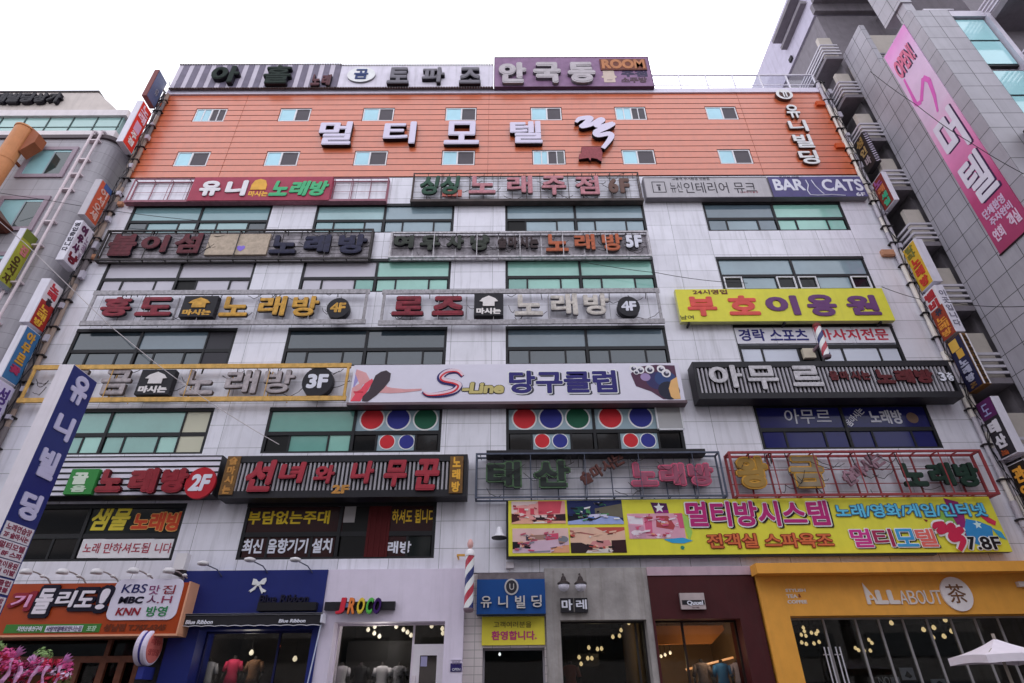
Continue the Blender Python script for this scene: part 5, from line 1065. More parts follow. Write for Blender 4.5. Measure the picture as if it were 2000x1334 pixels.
# ---- 1 restaurant with the orange sign
wood = M('reddish_wood', (126, 76, 56), rough=.5, var=.3, scale=5); dstone = M('dark_slate_wall', (58, 55, 56), rough=.85, var=.45, scale=7, bump=.4)
xg1 = X_(338, 1300, .25)
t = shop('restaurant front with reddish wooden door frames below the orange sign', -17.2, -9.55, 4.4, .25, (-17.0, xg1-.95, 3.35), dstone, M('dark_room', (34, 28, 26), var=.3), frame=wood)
mb = MB(); zl = F(200, 1283, 0)[1]
mb.box(-17.0, xg1-.95, -.02, .1, zl-.14, zl+.02)
for u in (150, 200, 236, 268): x = X_(u, 1300, 0); mb.box(x-.09, x+.09, -.015, .09, .14, zl-.14)
x = X_(214, 1258, 0); mb.box(x-.06, x+.06, -.015, .09, zl+.02, 3.3); mb.box(-17.0, xg1-.95, -.016, .09, 3.26, 3.33)
part('door_frame', mb, wood, t)
t, rc = sboard('signboard', 'orange restaurant sign with white black-edged letters, a broadcast panel and green strip', (40, 1139, 357, 1239), .9, .5, M('sign_orange', (166, 64, 20), rough=.45, var=.08), P(128, 66, 40), group='signs above the shops')
# widen the orange panel to the end of the shop
for ch in t.children:
    for vtx in ch.data.vertices:
        if vtx.co.x < -2: vtx.co.x -= 1.25
mb = MB(); mb.box(rc[0]-1.3, rc[2]+.04, -.93, -.3, rc[1]-.05, rc[1]-.001); mb.box(rc[2]+.001, rc[2]+.05, -.93, -.3, rc[1], rc[3]+.02); part('frame', mb, P(206, 150, 120), t)
wl3, bkk = M('white_script', (214, 206, 236), var=.04), P(30, 24, 48)
def script(ch, px, mf, ms, sh=.12, b1=.01, b2=.09):
    x0, z0, x1, z1 = R(*px, .95); mb = MB(); mb.text(ch, x0-.05, z0-.05, x1+.05, z1+.05, -.903, .05, 1, 1, b2, sh); mb.text(ch, x0+.05, z0+.05, x1-.05, z1-.05, -.954, .02, 0, 0, b1+.02, sh); part('letter', mb, [mf, ms], t)
script('기', (21, 1158, 62, 1190), P(226, 150, 186), P(150, 40, 56))
for ch, px in (('돌', (66, 1146, 106, 1203)), ('리', (108, 1150, 150, 1190)), ('도', (148, 1150, 188, 1190)), ('!', (190, 1146, 214, 1194))): script(ch, px, wl3, bkk)
x0, z0, x1, z1 = R(218, 1131, 352, 1211, .9); r_ = .2; pts = []
for cx, cz, a0 in ((x1-r_, z1-r_, 0), (x0+r_, z1-r_, 90), (x0+r_, z0+r_, 180), (x1-r_, z0+r_, 270)): pts += [(cx+r_*math.cos(math.radians(a0+q_*18)), cz+r_*math.sin(math.radians(a0+q_*18))) for q_ in range(6)]
mb = MB(); mb.prism(pts, -.902, .03); part('white_panel', mb, P(206, 200, 226), t)
nvt, rdt, gnt = P(44, 46, 110), P(150, 40, 56), P(48, 130, 80)
print_(t, 'KBS', (240, 1141, 287, 1158), .935, nvt, .01, .12); print_(t, 'MBC', (233, 1165, 280, 1179), .935, bkk, .05, .1); print_(t, 'KNN', (228, 1187, 273, 1202), .935, rdt, .03, .15)
print_(t, '맛', (292, 1143, 312, 1161), .935, P(140, 50, 110), .0); print_(t, '집', (318, 1143, 342, 1160), .935, rdt, .0); print_(t, 'ㅅ', (288, 1163, 306, 1177), .935, P(110, 50, 90), .0); print_(t, '.H', (308, 1164, 336, 1178), .935, P(150, 60, 90), .0); print_(t, '방영', (286, 1184, 326, 1204), .935, gnt, .015)
x0, z0, x1, z1 = R(10, 1219, 196, 1236, .9); mb = MB(); mb.box(x0, x1, -.912, -.902, z0, z1); part('green_strip', mb, P(66, 124, 54), t)
print_(t, '자연산생선구이', (34, 1223, 82, 1233), .912, P(206, 206, 226), .03); x0, z0, x1, z1 = R(89, 1222, 161, 1234, .912); mb = MB(); mb.box(x0, x1, -.918, -.913, z0, z1); part('white_strip', mb, P(206, 204, 222), t)
print_(t, '사랑의열매로맛나는집', (91, 1223, 159, 1233), .918, P(90, 70, 120), .01); print_(t, '포장', (170, 1222, 188, 1233), .912, P(170, 200, 170), .03)
print_(t, '성남점 T.767-6345', (203, 1218, 324, 1233), .903, P(120, 56, 34), .05)
# gooseneck lamps over the orange sign
wlm = M('lamp_white', (206, 202, 204), rough=.4, var=.05)
lamp0 = None
for i, (u, v) in enumerate(((51, 1117), (122, 1117), (189, 1117), (260, 1115), (330, 1115))):
    x, z = F(u, v, 1.0); lab = ['first arm lamp over the orange sign, nearest the blue pylon', 'second arm lamp over the orange sign, above the black script', 'third arm lamp over the orange sign, above the exclamation mark', 'fourth arm lamp over the orange sign, above the white panel', 'fifth arm lamp over the orange sign, nearest the blue shop'][i]
    if lamp0 is None:
        lamp0 = thing('arm_lamp', lab, 'lamp', (x, -1.0, z), 'arm lamps over the orange sign')
        mb = MB(); mb.lathe((x, -1.0, z), [(.15, -.05), (.16, 0), (.12, .07), (.04, .09)], 0, 14); part('shade', mb, wlm, lamp0, smooth=True)
        mb = MB(); mb.tube([(x, -.95, z+.06), (x+.12, -.7, z+.02), (x+.25, -.4, z-.08), (x+.3, -.29, z-.2)], .022, 0, 6); part('arm', mb, P(150, 140, 140), lamp0)
        mb = MB(); mb.lathe((x+.42, -.88, z-.14), [(.03, 0), (.07, .03), (.07, .05), (.03, .08)], 0, 10); part('transformer', mb, wlm, lamp0)
    else: dup(lamp0, (x, -1.0, z), lab)
x, z = F(352, 1102, .5); t = thing('floodlight', 'white box floodlight on the wall between the orange sign and the blue shop', 'lamp', (x, -.4, z), None)
mb = MB(); mb.box(x-.16, x+.16, -.55, -.3, z-.16, z+.3); part('housing', mb, wlm, t); mb = MB(); mb.box(x-.2, x+.2, -.5, -.003, z-.26, z-.162); part('bracket', mb, dsteel, t)
# round projecting sign
xr_, zr_ = F(293, 1265, .6); t = thing('round_sign', 'round pink faced projecting sign with a white rim and blue band by the slate wall', 'sign', (xr_, -.7, zr_))
mb = MB(); mb.lathe((xr_-.16, -.7, zr_), [(.40, 0), (.44, .03), (.44, .13), (.41, .14), (.41, .2), (.44, .21), (.44, .3), (.41, .33)], 0, 32, (1, 0, 0)); part('rim', mb, [P(206, 196, 226)], t, smooth=False)
mb = MB(); mb.lathe((xr_-.16, -.7, zr_), [(.425, .141), (.425, .199)], 0, 32, (1, 0, 0)); part('band', mb, P(70, 66, 150), t)
mb = MB(); mb.lathe((xr_-.16, -.7, zr_), [(.38, .331), (.37, .345)], 0, 32, (1, 0, 0)); part('face', mb, M('salmon_face', (206, 112, 104), var=.12, scale=4), t)
mb = MB(); mb.text('메뉴', -.95, zr_+.05, -.45, zr_+.2, 0, .008, 0, 0, .02, fr='L', X=xr_+.186); mb.text('영업중', -.98, zr_-.2, -.42, zr_-.04, 0, .008, 0, 0, .02, fr='L', X=xr_+.186); part('lettering', mb, P(176, 80, 76), t)
mb = MB(); mb.box(xr_-.05, xr_+.12, -.8, -.252, zr_-.75, zr_-.46); part('bracket', mb, P(56, 64, 150), t)
# ---- 2 blue dress shop
blu = M('cobalt_paint', (34, 46, 124), rough=.5, var=.07, streak=.08); xb0, xb1 = X_(345, 1120, .4), X_(641, 1112, .4)
t = shop('cobalt blue dress shop front with a white ribbon bow and black retracted awning', -9.5, xb1, 5.02, .4, (X_(392, 1260, .1), X_(612, 1260, .1), 3.45), blu, M('taupe_room', (86, 76, 74), var=.25), frame=P(40, 44, 96), mull=(X_(536, 1290, 0),))
x0, z0, x1, z1 = R(487, 1129, 523, 1160, .4); q = lambda a, b: (x0+a*(x1-x0), z1-b*(z1-z0)); mb = MB()
mb.prism([q(.5, .3), q(.32, .08), q(.16, .04), q(.14, .42), q(.3, .46), q(.46, .4)], -.402, .03); mb.prism([q(.5, .3), q(.68, .06), q(.84, .0), q(.88, .2), q(.8, .42), q(.54, .4)], -.402, .03)
mb.prism([q(.44, .38), q(.5, .42), q(.34, .74), q(.14, .92), q(.12, .82), q(.02, .84), q(.24, .62)], -.402, .028); mb.prism([q(.48, .42), q(.56, .4), q(.72, .64), q(.98, .8), q(.94, .9), q(.82, .9), q(.78, 1.0), q(.64, .74)], -.402, .028); mb.disc(*q(.5, .38), .06, .06, -.4021, .045)
part('bow_emblem', mb, P(222, 216, 230), t)
x0, z0, x1, z1 = R(508, 1162, 604, 1177, .4); mb = MB(); mb.text('Blue Ribbon', x0, z0, x1, z1, -.404, .06, 0, 0, .02, .1); part('lettering', mb, P(36, 34, 60), t)
x0, z0, x1, z1 = R(504, 1177, 618, 1193, .55); mb = MB(); mb.box(x0, x1, -.62, -.401, z0, z1); part('letter_shelf', mb, P(42, 40, 44), t)
x0, z0, x1, z1 = R(346, 1198, 626, 1221, .75); mb = MB(); mb.box(x0, x1, -.75, -.401, z0+.3, z1-.04); part('awning_case', mb, bk, t)
mb = MB(); mb.box(x0-.02, x1+.04, -.77, -.4, z1-.04, z1); mb.box(x0-.02, x1+.04, -.77, -.751, z0+.26, z0+.3); mb.box(x1+.001, x1+.06, -.77, -.4, z0+.05, z1-.04); part('awning_trim', mb, P(196, 194, 206), t)
vz = []; n = 44
for i in range(n+1): vz.append((x0+(x1-x0)*i/n, z0-.02+.02*abs(math.sin(i*math.pi/4))))
mb = MB(); mb.prism([(x0, z0+.26), (x1, z0+.26)]+vz[::-1], -.72, .02); o = part('valance', mb, bk, t)
mb = MB(); mb.tube([(a, -.745, b_) for a, b_ in vz], .012, 0, 4); part('piping', mb, P(190, 188, 196), o)
print_(t, 'Blue Ribbon', (363, 1211, 416, 1219), .745, wv, .03, .15); print_(t, 'Blue Ribbon', (545, 1209, 597, 1216), .745, wv, .03, .15)
mb = MB(); mb.bar((x1+.02, -.7, z0), (X_(601, 1330, .4), -.45, 1.9), .02, 0, 6); part('crank_rod', mb, P(190, 196, 216), t)
glow((X_(470, 1290)), .35, 3.2, 14, (1, .85, .7)); glow(X_(430, 1290), .4, 2.9, 8, (1, .85, .7))
bulbs([(491, 1275), (576, 1287)], .07, 'warm spot lamp in the blue dress shop', coolb, 'lamps in the blue shop', 1.0, zt=3.6)
bulbs([(545, 1262)], .045, 'small red glowing lamp in the blue dress shop', EM('red_lamp', (1, .08, .02), 1), None, .7, zt=3.6, name='pendant_lamp')
for lab, u, v, c, tr in (('mannequin in a grey tee and blue skirt, blue shop window', 412, 1300, P(150, 150, 160), P(96, 110, 160)), ('mannequin in a red dress, middle of the blue shop window', 460, 1295, P(196, 54, 92), None), ('mannequin in a brown patterned top and white skirt, blue shop window', 501, 1296, M('patterned_top', (150, 110, 84), var=.6, scale=30), P(190, 186, 190))): mannequin(lab, u, v, .75, c, tr)
# ---- 3 white shop
whs = M('white_render', (206, 196, 212), rough=.7, var=.05, streak=.14); xw1 = X_(906, 1200, .35)
t = shop('white rendered clothes shop front with a white door at its right side', xb1+.002, xw1, 5.03, .35, (X_(650, 1260, .2), X_(868, 1260, .2), 3.62), whs, M('slate_room', (66, 60, 58), var=.2), frame=P(206, 196, 206), mull=(X_(808, 1230, .0),))
xd0, xd1 = X_(806, 1290, 0), X_(867, 1290, 0); zd = F(838, 1258, 0)[1]; mb = MB()
mb.box(xd0, xd1, -.0, .1, zd-.28, zd); mb.box(xd0, xd0+.2, -.0, .1, .14, zd-.28); mb.box(xd1-.2, xd1, -.0, .1, .14, zd-.28); o = part('door', mb, P(206, 200, 206), t)
mb = MB(); mb.box(xd0+.2, xd1-.2, .04, .05, .2, zd-.28); part('glass', mb, G(46, 38, 36), o); mb = MB(); mb.box(xd0+.03, xd0+.12, -.08, -.001, 1.7, 2.3); part('handle', mb, P(200, 190, 196), o)
mb = MB(); mb.box(xd0+.22, xd0+.4, .03, .039, zd-.55, zd-.3); part('sticker', mb, P(150, 146, 180), o)
mb = MB(); xx0, xx1 = X_(664, 1300, -.9), X_(800, 1300, -.9); mb.box(xx0, xx1, 1.5, 1.6, .2, F(720, 1252, -1.5)[1]); part('display_wall', mb, M('charcoal_wall', (60, 57, 58), var=.12), t)
x0, z0, x1, z1 = R(880, 1288, 902, 1312, .35); mb = MB(); mb.box(x0, x1, -.37, -.351, z0+.28, z1); part('notice', mb, P(196, 190, 206), t); mb = MB(); mb.box(x0, x1, -.37, -.351, z0, z0+.2); part('notice', mb, P(56, 46, 110), t); print_(t, '영업중', (883, 1291, 899, 1298), .37, P(110, 100, 130), .0); print_(t, 'OPEN', (883, 1305, 899, 1310), .37, wv, .01)
t, rc = sboard('signboard', 'black bar sign with rainbow coloured standing letters on the white shop', (634, 1175, 771, 1191), .5, .14, bk, bk, group='signs above the shops')
for ch, (u0, u1), c in zip('JROCO', ((657, 674), (680, 694), (697, 712), (715, 728), (729, 744)), ((196, 44, 62), (226, 120, 62), (214, 186, 62), (84, 170, 74), (70, 36, 110))): letters(t, ch, (u0, 1167, u1, 1199), .52, .1, P(*c), P(*[int(q_*.6) for q_ in c]), .04, shear=.08)
mb = MB(); cx, cz = F(677, 1182, .55); mb.disc(cx, cz, .06, .06, -.5, .06); part('letter_dot', mb, P(130, 150, 200), t)
bulbs([(719, 1230), (732, 1224), (731, 1237), (741, 1243), (774, 1224), (788, 1230), (796, 1235), (803, 1241), (843, 1223), (864, 1228), (865, 1237)], .06, 'lit ceiling spot lamp inside the white clothes shop', coolb, 'spot lamps in the white shop', 1.0, zt=3.75)
glow(X_(740, 1240), .35, 3.3, 34, (1, .9, .8))
glow(X_(840, 1240), 1.3, 3.3, 4)
for lab, u, c, tr in (('mannequin in a white jacket over a dark top, left in the white shop window', 669, P(196, 190, 196), P(40, 38, 40)), ('mannequin in a black hooded top and pale skirt, white shop window', 706, P(44, 42, 46), P(180, 176, 184)), ('mannequin in a white deep necked vest, white shop window', 748, P(206, 200, 206), P(60, 40, 44)), ('mannequin with a white and black draped top, right in the white shop window', 781, M('two_tone_top', (150, 146, 152), var=1.0, scale=6), P(206, 202, 208))): mannequin(lab, u, 1308, .7, c, tr, sleeve=.2)
# barber pole at the entrance
bx, bz1 = F(918, 1086, .75); _, bz0 = F(914, 1188, .75)
barber_pole('large street barber pole with a pink knob beside the blue entrance sign', (bx, -.75, bz0), (bx, -.75, bz1), .13, (P(216, 212, 220), P(206, 160, 156)))
mb = MB(); x0, z0 = F(893, 1087, .3); mb.box(x0, bx, -.5, -.46, z0-.03, z0+.03); mb.box(x0, x0+.04, -.459, -.002, z0-.03, z0+.03); solo('bracket', mb, P(196, 146, 70), 'mustard bracket arm beside the top of the large barber pole', 'bracket')
# ---- 4 entrance of the building
pil = panel_mat('cream_brick_tile', (186, 176, 176), .5, .2, 20, .1, mortar=.008, var=.06, seam=(.3, .28, .27, 1), rough=.6)
xe0, xe1 = X_(931, 1200, .3), X_(1066, 1200, .3)
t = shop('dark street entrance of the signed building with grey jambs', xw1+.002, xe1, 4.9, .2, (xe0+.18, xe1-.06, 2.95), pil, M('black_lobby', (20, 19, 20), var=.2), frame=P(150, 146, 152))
mb = MB(); mb.box(xe0, xe1, -.3, -.201, 4.62, 4.9); part('weathered_beam', mb, M('weathered_beam', (116, 106, 108), var=.3, scale=6), t)
t, rc = sboard('signboard', 'blue entrance sign with silver building name and round emblem', (931, 1131, 1065, 1199), .6, .58, M('entrance_blue', (28, 78, 146), rough=.35, var=.06), P(40, 70, 120), group='signs above the shops')
sv = M('silver_letter', (176, 172, 172), rough=.35, var=.08)
for ch, px in (('유', (939, 1164, 960, 1187)), ('니', (973, 1163, 992, 1187)), ('빌', (1006, 1163, 1026, 1188)), ('딩', (1038, 1162, 1058, 1186))): letters(t, ch, px, .6, .05, sv, ret, .015)
cx, cz = F(999, 1146, .62); mb = MB(); mb.disc(cx, cz, .2, .22, -.602, .03, 0); mb.disc(cx, cz, .155, .175, -.633, .01, 1); part('emblem', mb, [sv, P(60, 58, 66)], t); print_(t, 'U', (995, 1140, 1004, 1152), .645, sv, .01)
t, rc = sboard('banner', 'small yellow welcome banner with pink lettering over the dark entrance', (941, 1204, 1064, 1260), .25, .04, M('welcome_yellow', (206, 192, 62), var=.12, scale=.8), P(150, 140, 60), group='signs above the shops')
print_(t, '고객여러분을', (964, 1214, 1038, 1226), .25, P(110, 96, 50), .01); print_(t, '환영합니다.', (960, 1232, 1048, 1250), .25, P(176, 60, 110), .03)
for u in (960, 1040): pass
bulbs([(976, 1278)], .04, 'tiny white ceiling lamp in the dark entrance', EM('entrance_lamp', (1, 1, 1), 2), None, .9, zt=3.0)
x, z = F(996, 1106, .1); mb = MB(); mb.box(x-.12, x+.12, -.16, -.002, z-.06, z+.12); mb.tube([(x, -.05, z-.06), (x-.04, -.04, z-.25)], .015); solo('wall_box', mb, P(196, 188, 192), 'small white box on the wall above the blue entrance sign', 'box')
# ---- 5 concrete cafe
conc = M('bare_concrete', (150, 144, 142), rough=.85, var=.28, scale=1.6, streak=.55, bump=.25, dirt=(.12, .095, .07, 1)); xc1 = X_(1268, 1160, .3)
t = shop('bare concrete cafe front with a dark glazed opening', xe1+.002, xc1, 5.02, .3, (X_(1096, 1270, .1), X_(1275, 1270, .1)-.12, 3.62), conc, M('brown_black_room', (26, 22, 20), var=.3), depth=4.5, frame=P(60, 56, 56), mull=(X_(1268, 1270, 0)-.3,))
mb = MB(); xq = X_(1110, 1275, -1.5); x0, z0, x1, z1 = R(1105, 1277, 1170, 1303, -2.0); mb.box(x0, x1, 2.0, 2.05, z0, z1); part('back_board', mb, P(30, 26, 26), t)
bulbs([(1228, 1217), (1213, 1231), (1197, 1244), (1210, 1242), (1150, 1265), (1175, 1267), (1167, 1268), (1131, 1284), (1135, 1297), (1255, 1244), (1148, 1286), (1156, 1286)], .055, 'warm hanging bulb in the concrete cafe', warm, 'hanging bulbs in the concrete cafe', 1.3, zt=3.8)
glow(X_(1180, 1260), 1.6, 3.0, 10)
for lab, u in (('left white globe lamp with black cap on the concrete wall', 1101), ('right white globe lamp with black cap on the concrete wall', 1134)):
    x, z = F(u, 1143, .55); t = thing('globe_lamp', lab, 'lamp', (x, -.55, z), 'globe lamps on the concrete wall')
    mb = MB(); mb.lathe((x, -.55, z), [(.02, -.17), (.1, -.14), (.155, -.06), (.16, 0), (.12, .04)], 0, 18); part('globe', mb, P(206, 202, 214), t, smooth=True)
    mb = MB(); mb.lathe((x, -.55, z), [(.19, .035), (.17, .07), (.09, .12), (.06, .22), (.03, .25)], 0, 16); mb.tube([(x, -.55, z+.24), (x, -.5, z+.32), (x, -.31, z+.34)], .02); part('cap', mb, P(66, 56, 56), t)
t, rc = sboard('signboard', 'black two plate sign with white brush characters on the concrete wall', (1095, 1168, 1148, 1196), .42, .1, bk, bk, group='signs above the shops')
print_(t, '마', (1097, 1171, 1118, 1192), .42, wv, .03); print_(t, '레', (1125, 1171, 1146, 1190), .42, wv, .02); mb = MB(); xm = X_(1121, 1182, .42); mb.box(xm-.015, xm+.015, -.426, -.421, rc[1], rc[3]); part('joint', mb, P(110, 104, 100), t)
mannequin('mannequin in a rust coloured top and pale jeans inside the concrete cafe', 1113, 1306, .6, P(150, 76, 56), P(130, 140, 156))
# ---- 6 maroon shop
mar = M('maroon_render', (80, 28, 32), rough=.6, var=.15, streak=.15); xm1 = X_(1477, 1160, .3)
t = shop('maroon clothes shop front with a warm lit ceiling and blue garments', xc1+.002, xm1, 4.78, .34, (X_(1283, 1270, .1), X_(1452, 1270, .1), 3.62), mar, M('khaki_room', (146, 122, 96), var=.12), depth=3.5, frame=P(56, 44, 42), mull=(X_(1338, 1250, 0),))
mb = MB(); mb.box(xc1+.002, xm1+.05, -.37, .3, 4.781, 5.02); part('pale_band', mb, M('dusty_pink_band', (176, 150, 160), var=.1, streak=.2), t)
x0, z0, x1, z1 = R(1284, 1222, 1415, 1258, -1.2); mb = MB(); mb.prism([(x0-.5, z1), (x1, z1), (x1+.02, z1-.12), (x0+1.6, z0), (x0-.5, z0)], 1.3, .1); part('ceiling_cove', mb, M('apricot_cove', (226, 140, 76), var=.08), t)  # apricot colour paints in the warm light on the ceiling
mb = MB(); a, b_ = F(1340, 1308, -.9), F(1432, 1284, -.9); mb.bar((a[0], .9, a[1]), (b_[0], .9, b_[1]), .03, 0, 6); part('clothes_rail', mb, EM('lit_rail', (1, .36, .1), 1.2), t)  # warm light put into the rail itself, which glows though no lamp
bulbs([(1291, 1282), (1299, 1279), (1309, 1275)], .045, 'row of small white lamps in the maroon shop', coolb, 'lamps in the maroon shop', 1.6, zt=3.7)
glow(X_(1330, 1240), 1.4, 2.6, 22, (1, .62, .3)); glow(X_(1390, 1240), .3, 2.9, 16, (1, .72, .45))
for lab, u, v, c, tr in (('mannequin in a grey checked shirt, maroon shop window', 1368, 1302, M('checked_shirt', (140, 120, 116), var=.5, scale=24), P(120, 112, 108)), ('mannequin in a bright blue vest, maroon shop window', 1407, 1303, P(60, 120, 180), P(60, 84, 130)), ('mannequin in a white shirt with a dark tie, maroon shop window', 1440, 1301, P(176, 160, 176), P(50, 46, 50))): mannequin(lab, u, v, .7, c, tr, sleeve=.28)
t, rc = sboard('signboard', 'small square silver sign with a dark band on the maroon wall', (1329, 1158, 1377, 1190), .45, .1, M('silver_plate', (166, 152, 152), var=.15), P(120, 110, 110), group='signs above the shops')
x0, z0, x1, z1 = R(1332, 1172, 1376, 1181, .45); mb = MB(); mb.box(x0, x1, -.458, -.451, z0, z1); part('dark_band', mb, bk, t); print_(t, 'Quuel', (1342, 1173, 1373, 1183), .458, wv, .03, keep=False); print_(t, '의류', (1352, 1185, 1366, 1188), .452, P(120, 100, 104), .0)
# ---- 7 yellow tea house
ylw = M('ochre_render', (214, 150, 62), rough=.6, var=.07, streak=.12); x70 = xm1+.052
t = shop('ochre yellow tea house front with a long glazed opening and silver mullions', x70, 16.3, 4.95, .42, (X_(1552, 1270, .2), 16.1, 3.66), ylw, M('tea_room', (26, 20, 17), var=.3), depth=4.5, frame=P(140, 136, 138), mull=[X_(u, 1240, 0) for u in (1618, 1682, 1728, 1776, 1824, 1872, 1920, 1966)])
mb = MB(); mb.box(x70-.12, 16.3, -.9, -.421, 4.72, 5.0); part('cornice', mb, ylw, t)
al = M('pale_cut_letter', (206, 196, 190), rough=.4, var=.05)
x0, z0, x1, z1 = R(1689, 1138, 1713, 1180, .45); hz = z1-z0; wx = x1-x0
mb = MB(); mb.prism([(x0, z0), (x0+.28*wx, z0), (x0+.28*wx, z0+.2*hz), (x0+.62*wx, z0+.2*hz), (x0+.66*wx, z0), (x1, z0), (x0+.05*wx, z1)], -.422, .03); mb.disc(x0+.42*wx, z0+.34*hz, .13*wx, .09*hz, -.4525, .004, 1); part('letter', mb, [al, ylw], t)
letters(t, 'LL', (1712, 1152, 1756, 1180), .42, .03, al, None, .07, gap=.05); letters(t, 'ABOUT', (1757, 1153, 1840, 1180), .42, .03, al, None, -.005, gap=.06)
cx, cz = F(1868, 1160, .45); mb = MB(); mb.disc(cx, cz, .44, .46, -.422, .05); part('emblem', mb, P(214, 206, 206), t); print_(t, '茶', (1850, 1141, 1886, 1178), .475, P(120, 80, 50), .01)
for tx, px in (('STYLISH', (1534, 1150, 1573, 1156)), ('TEA', (1536, 1161, 1557, 1168)), ('COFFEE', (1538, 1172, 1576, 1179))): print_(t, tx, px, .423, al, .03)
print_(t, '&', (1559, 1160, 1564, 1167), .423, P(150, 60, 40), .03)
mb = MB(); x0, z0, x1, z1 = R(1988, 1136, 2004, 1146, .5); mb.box(x0, x1, -.55, -.421, z0, z1); part('wall_box', mb, P(190, 180, 176), t)
random.seed(3)
pl_ = [(1565, 1240), (1574, 1242), (1571, 1233), (1585, 1236), (1594, 1238), (1597, 1233), (1566, 1255), (1575, 1258), (1590, 1257), (1600, 1254), (1569, 1226), (1588, 1203)]
bulbs(pl_, .05, 'warm bulb of the left cluster in the tea house', warm, 'left bulb cluster in the tea house', 1.2, zt=3.75)
bulbs([(1671, 1266), (1677, 1270), (1688, 1271), (1700, 1271), (1697, 1250), (1703, 1256)], .05, 'warm bulb of the middle cluster in the tea house', warm, 'middle bulb cluster in the tea house', 1.4, zt=3.75)
bulbs([(1846, 1211), (1804, 1230), (1859, 1233), (1844, 1243), (1822, 1245), (1741, 1217), (1824, 1226)], .065, 'warm globe of the right cluster in the tea house', warm, 'right bulb cluster in the tea house', 1.3, zt=3.75)
glow(X_(1600, 1250), 1.6, 2.9, 6); glow(X_(1830, 1250), 1.6, 2.9, 6)
mb = MB(); a = [X_(1616, 1300, 0), X_(1650, 1300, 0)]
for u in (1620, 1628, 1643, 1651): x = X_(u, 1300, .1); mb.bar((x, -.06, 1.0), (x, -.06, 2.9), .018, 0, 6); mb.box(x-.01, x+.01, -.045, .08, 2.7, 2.73)
part('door_handle', mb, P(190, 188, 196), t)
for lab, px in (('white framed poster inside the tea house window, tilted', (1760, 1304, 1786, 1328)), ('white notice board low in the tea house window', (1820, 1326, 1850, 1340)), ('white menu card low in the tea house window', (1742, 1322, 1758, 1340))):
    x0, z0, x1, z1 = R(*px, -.3); mb = MB(); mb.box(x0, x1, .3, .33, z0, z1); o = solo('poster', mb, P(196, 194, 206), lab, 'poster')
    mb = MB(); mb.prism([(x0+.08, z0+.3*(z1-z0)), (x0+.5*(x1-x0), z0+.75*(z1-z0)), (x1-.08, z0+.3*(z1-z0)), (x0+.6*(x1-x0), z0+.12*(z1-z0))], .299, .004); part('print', mb, P(50, 48, 54), o)
mb = MB()
for i, ch in enumerate('NO'): x0, z0, x1, z1 = R(1716+i*11, 1322, 1726+i*11, 1337, -.25); mb.text(ch, x0, z0, x1, z1, .25, .02, 0, 0, -.01)
solo('window_lettering', mb, P(206, 206, 212), 'white letters on the tea house glass beside the menu card', 'lettering')
# ================================================================== IN FRONT OF THE SHOPS
ux, uz = F(1942, 1247, 3.2); ex, ez = F(1862, 1283, 3.2); hw = (ux-ex)*.74
t = thing('parasol', 'white square parasol on the pavement in front of the tea house', 'parasol', (ux, -3.2, .13))
mb = MB(); c4 = [(-1, -.8), (1, -.8), (1, .8), (-1, .8)]; N_ = 6; vs = [(ux, -3.2, uz)]; fs = []
edge = []
for i in range(4):
    a, b_ = c4[i], c4[(i+1) % 4]
    for k in range(N_): s_ = k/N_; sag = .07*math.sin(math.pi*s_); edge.append(((a[0]+(b_[0]-a[0])*s_)*hw*(1-sag*.4), (a[1]+(b_[1]-a[1])*s_)*hw*(1-sag*.4), sag*.5))
M_ = len(edge); L_ = 4
for l in range(1, L_+1): vs += [(ux+x*l/L_, -3.2+y*l/L_, uz+(ez-uz)*(l/L_)**.95-.04*math.sin(math.pi*l/L_)+z*l/L_) for x, y, z in edge]
fs += [(0, 1+i, 1+(i+1) % M_) for i in range(M_)]
for l in range(L_-1): fs += [(1+l*M_+i, 1+(l+1)*M_+i, 1+(l+1)*M_+(i+1) % M_, 1+l*M_+(i+1) % M_) for i in range(M_)]
o_ = len(vs); vs += [(x, y, z-.16) for x, y, z in vs[1+(L_-1)*M_:1+L_*M_]]; fs += [(1+(L_-1)*M_+i, o_+i, o_+(i+1) % M_, 1+(L_-1)*M_+(i+1) % M_) for i in range(M_)]
mb.add(vs, fs); part('canopy', mb, M('canvas_white', (216, 206, 216), rough=.8, var=.06), t)
mb = MB(); mb.bar((ux, -3.2, .13), (ux, -3.2, uz+.1), .035, 0, 10); part('pole', mb, P(150, 140, 130), t)
mb = MB(); mb.lathe((ux, -3.2, .131), [(.35, 0), (.35, .08), (.06, .12)], 0, 16); part('base', mb, P(90, 88, 90), t)
mb = MB()
for x, y in c4: mb.bar((ux, -3.2, uz-.08), (ux+x*hw*.96, -3.2+y*hw*.96, ez-.02), .014, 0, 5)
part('rib', mb, P(150, 140, 130), t)
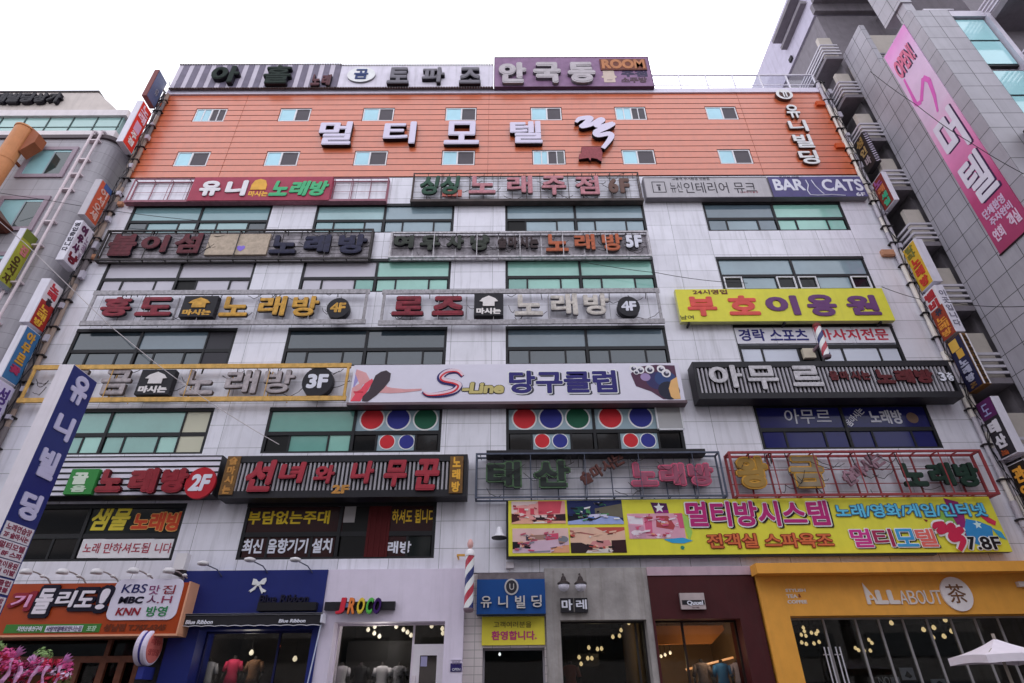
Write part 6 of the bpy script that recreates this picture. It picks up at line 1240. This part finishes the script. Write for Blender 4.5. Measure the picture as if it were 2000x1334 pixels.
# congratulatory flower stands
def wreath(label, u, v, off, seed, w_):
    random.seed(seed); x, z = F(u, v, off); t = thing('flower_stand', label, 'flower stand', (x, -off, .13), 'flower stands by the restaurant')
    petal = {'pink': M('pink_petal', (222, 90, 150), rough=.6, var=.35, scale=12), 'red': M('red_petal', (200, 50, 80), rough=.6, var=.35, scale=12), 'pale': M('pale_petal', (226, 186, 214), rough=.6, var=.2, scale=12), 'leaf': M('dry_leaf', (104, 100, 58), rough=.7, var=.5, scale=12), 'green': M('fresh_leaf', (136, 166, 104), rough=.6, var=.3, scale=12)}
    def bloom(c, r, mt, nm='flower'):
        mb = MB()
        for k in range(34):
            th = random.uniform(0, 6.28); ph = math.acos(random.uniform(-.6, 1)); d = Vector((math.sin(ph)*math.cos(th), math.sin(ph)*math.sin(th), math.cos(ph)))
            p = Vector(c)+d*r*random.uniform(.5, 1); a = d.orthogonal().normalized(); b_ = d.cross(a); s_ = r*random.uniform(.3, .5); tl = d*s_*random.uniform(.1, .5)
            mb.add([p-a*s_*.6, p-b_*s_*.5+tl, p+a*s_+tl*1.4, p+b_*s_*.5+tl], [(0, 1, 2, 3)])
        part(nm, mb, mt, t)
    for i in range(26):
        a = random.uniform(-1, 1)*w_; h = -abs(a)*.2/w_-random.uniform(0, .42)
        bloom((x+a, -off+random.uniform(-.15, .15), z-.12+h), random.uniform(.08, .15), petal[random.choice(['pink', 'red', 'pink', 'pink', 'pale', 'red'])])
    for i in range(14): bloom((x+random.uniform(-1, 1)*w_, -off+random.uniform(-.05, .2), z-.6-random.uniform(0, .9)), random.uniform(.13, .2), petal[random.choice(['leaf', 'leaf', 'red'])], 'leaf_cluster')
    for s_ in (-.45, -.2): bloom((x+s_*w_, -off+.05, z+random.uniform(-.08, .06)), .13, petal['green'], 'leaf_cluster')
    for k, s_ in enumerate((-.75, -.1, .35, .8)):          # crumpled gauze ribbons hanging in front
        vs, fs = [], []
        for q in range(15):
            zz = z-.32-q*.115; wv_ = .045+.02*math.sin(q*1.3+k); cx = x+s_*w_+.05*math.sin(q*.7+k*2)-.012*q; yy = -off-.2+.03*math.sin(q*1.9+k)
            vs += [(cx-wv_, yy, zz), (cx+wv_*.2, yy-.03, zz), (cx+wv_, yy+.01, zz)]
        for q in range(14): fs += [(q*3, q*3+3, q*3+4, q*3+1), (q*3+1, q*3+4, q*3+5, q*3+2)]
        mb = MB(); mb.add(vs, fs); part('ribbon', mb, M('ribbon_pink', (206, 150, 190), var=.35, scale=9), t)
    for k, (s_, d_) in enumerate(((-.55, -.8), (.75, .9))):       # gauze wrapping that fans out at the top
        vs, fs = [(x+s_*w_*.75, -off, z-.35)], []
        for q in range(7): an = math.pi/2-d_*.7+(q-3)*.13; rr = .3+.04*(-1)**q; vs.append((x+s_*w_*.75+rr*math.cos(an), -off-.05+.05*(-1)**q, z-.35+rr*math.sin(an)))
        fs = [(0, q, q+1) for q in range(1, 7)]; mb = MB(); mb.add(vs, fs); part('wrapping', mb, M('wrapping', (220, 160, 206), var=.4, scale=9), t)
    mb = MB()
    for s_ in (-1, 1): mb.bar((x, -off+.1, z-.4), (x+s_*.45, -off+.1, .13), .025, 0, 6)
    mb.bar((x, -off+.15, z-.4), (x, -off+.6, .13), .025, 0, 6); mb.box(x-.4, x+.4, -off+.05, -off+.1, z-1.3, z-.5); part('easel', mb, P(110, 76, 50), t)
wreath('pink and red flower stand with pale ribbons, nearer the restaurant door', 100, 1272, 2.4, 11, .62)
wreath('pink flower stand with a pale bow at the left edge of the picture', 8, 1258, 2.4, 23, .62)
# pale fittings over the blue shop
spot0 = None
for i, (u, v) in enumerate(((397, 1100), (488, 1093), (577, 1093))):
    x, z = F(u, v, .9); lab = ['small white spot lamp over the left part of the blue shop', 'small white spot lamp over the bow of the blue shop', 'small white spot lamp over the right part of the blue shop'][i]
    if spot0 is None:
        spot0 = thing('spot_lamp', lab, 'lamp', (x, -.9, z), 'spot lamps over the blue shop')
        mb = MB(); mb.lathe((x, -.9, z), [(.06, .06), (.15, .03), (.16, -.03), (.1, -.06)], 0, 12); part('shade', mb, wlm, spot0, smooth=True)
        mb = MB(); mb.tube([(x, -.85, z), (x+.25, -.5, z-.1), (x+.4, -.41, z-.28)], .016, 0, 5); part('arm', mb, P(70, 74, 100), spot0)
    else: dup(spot0, (x, -.9, z), lab)
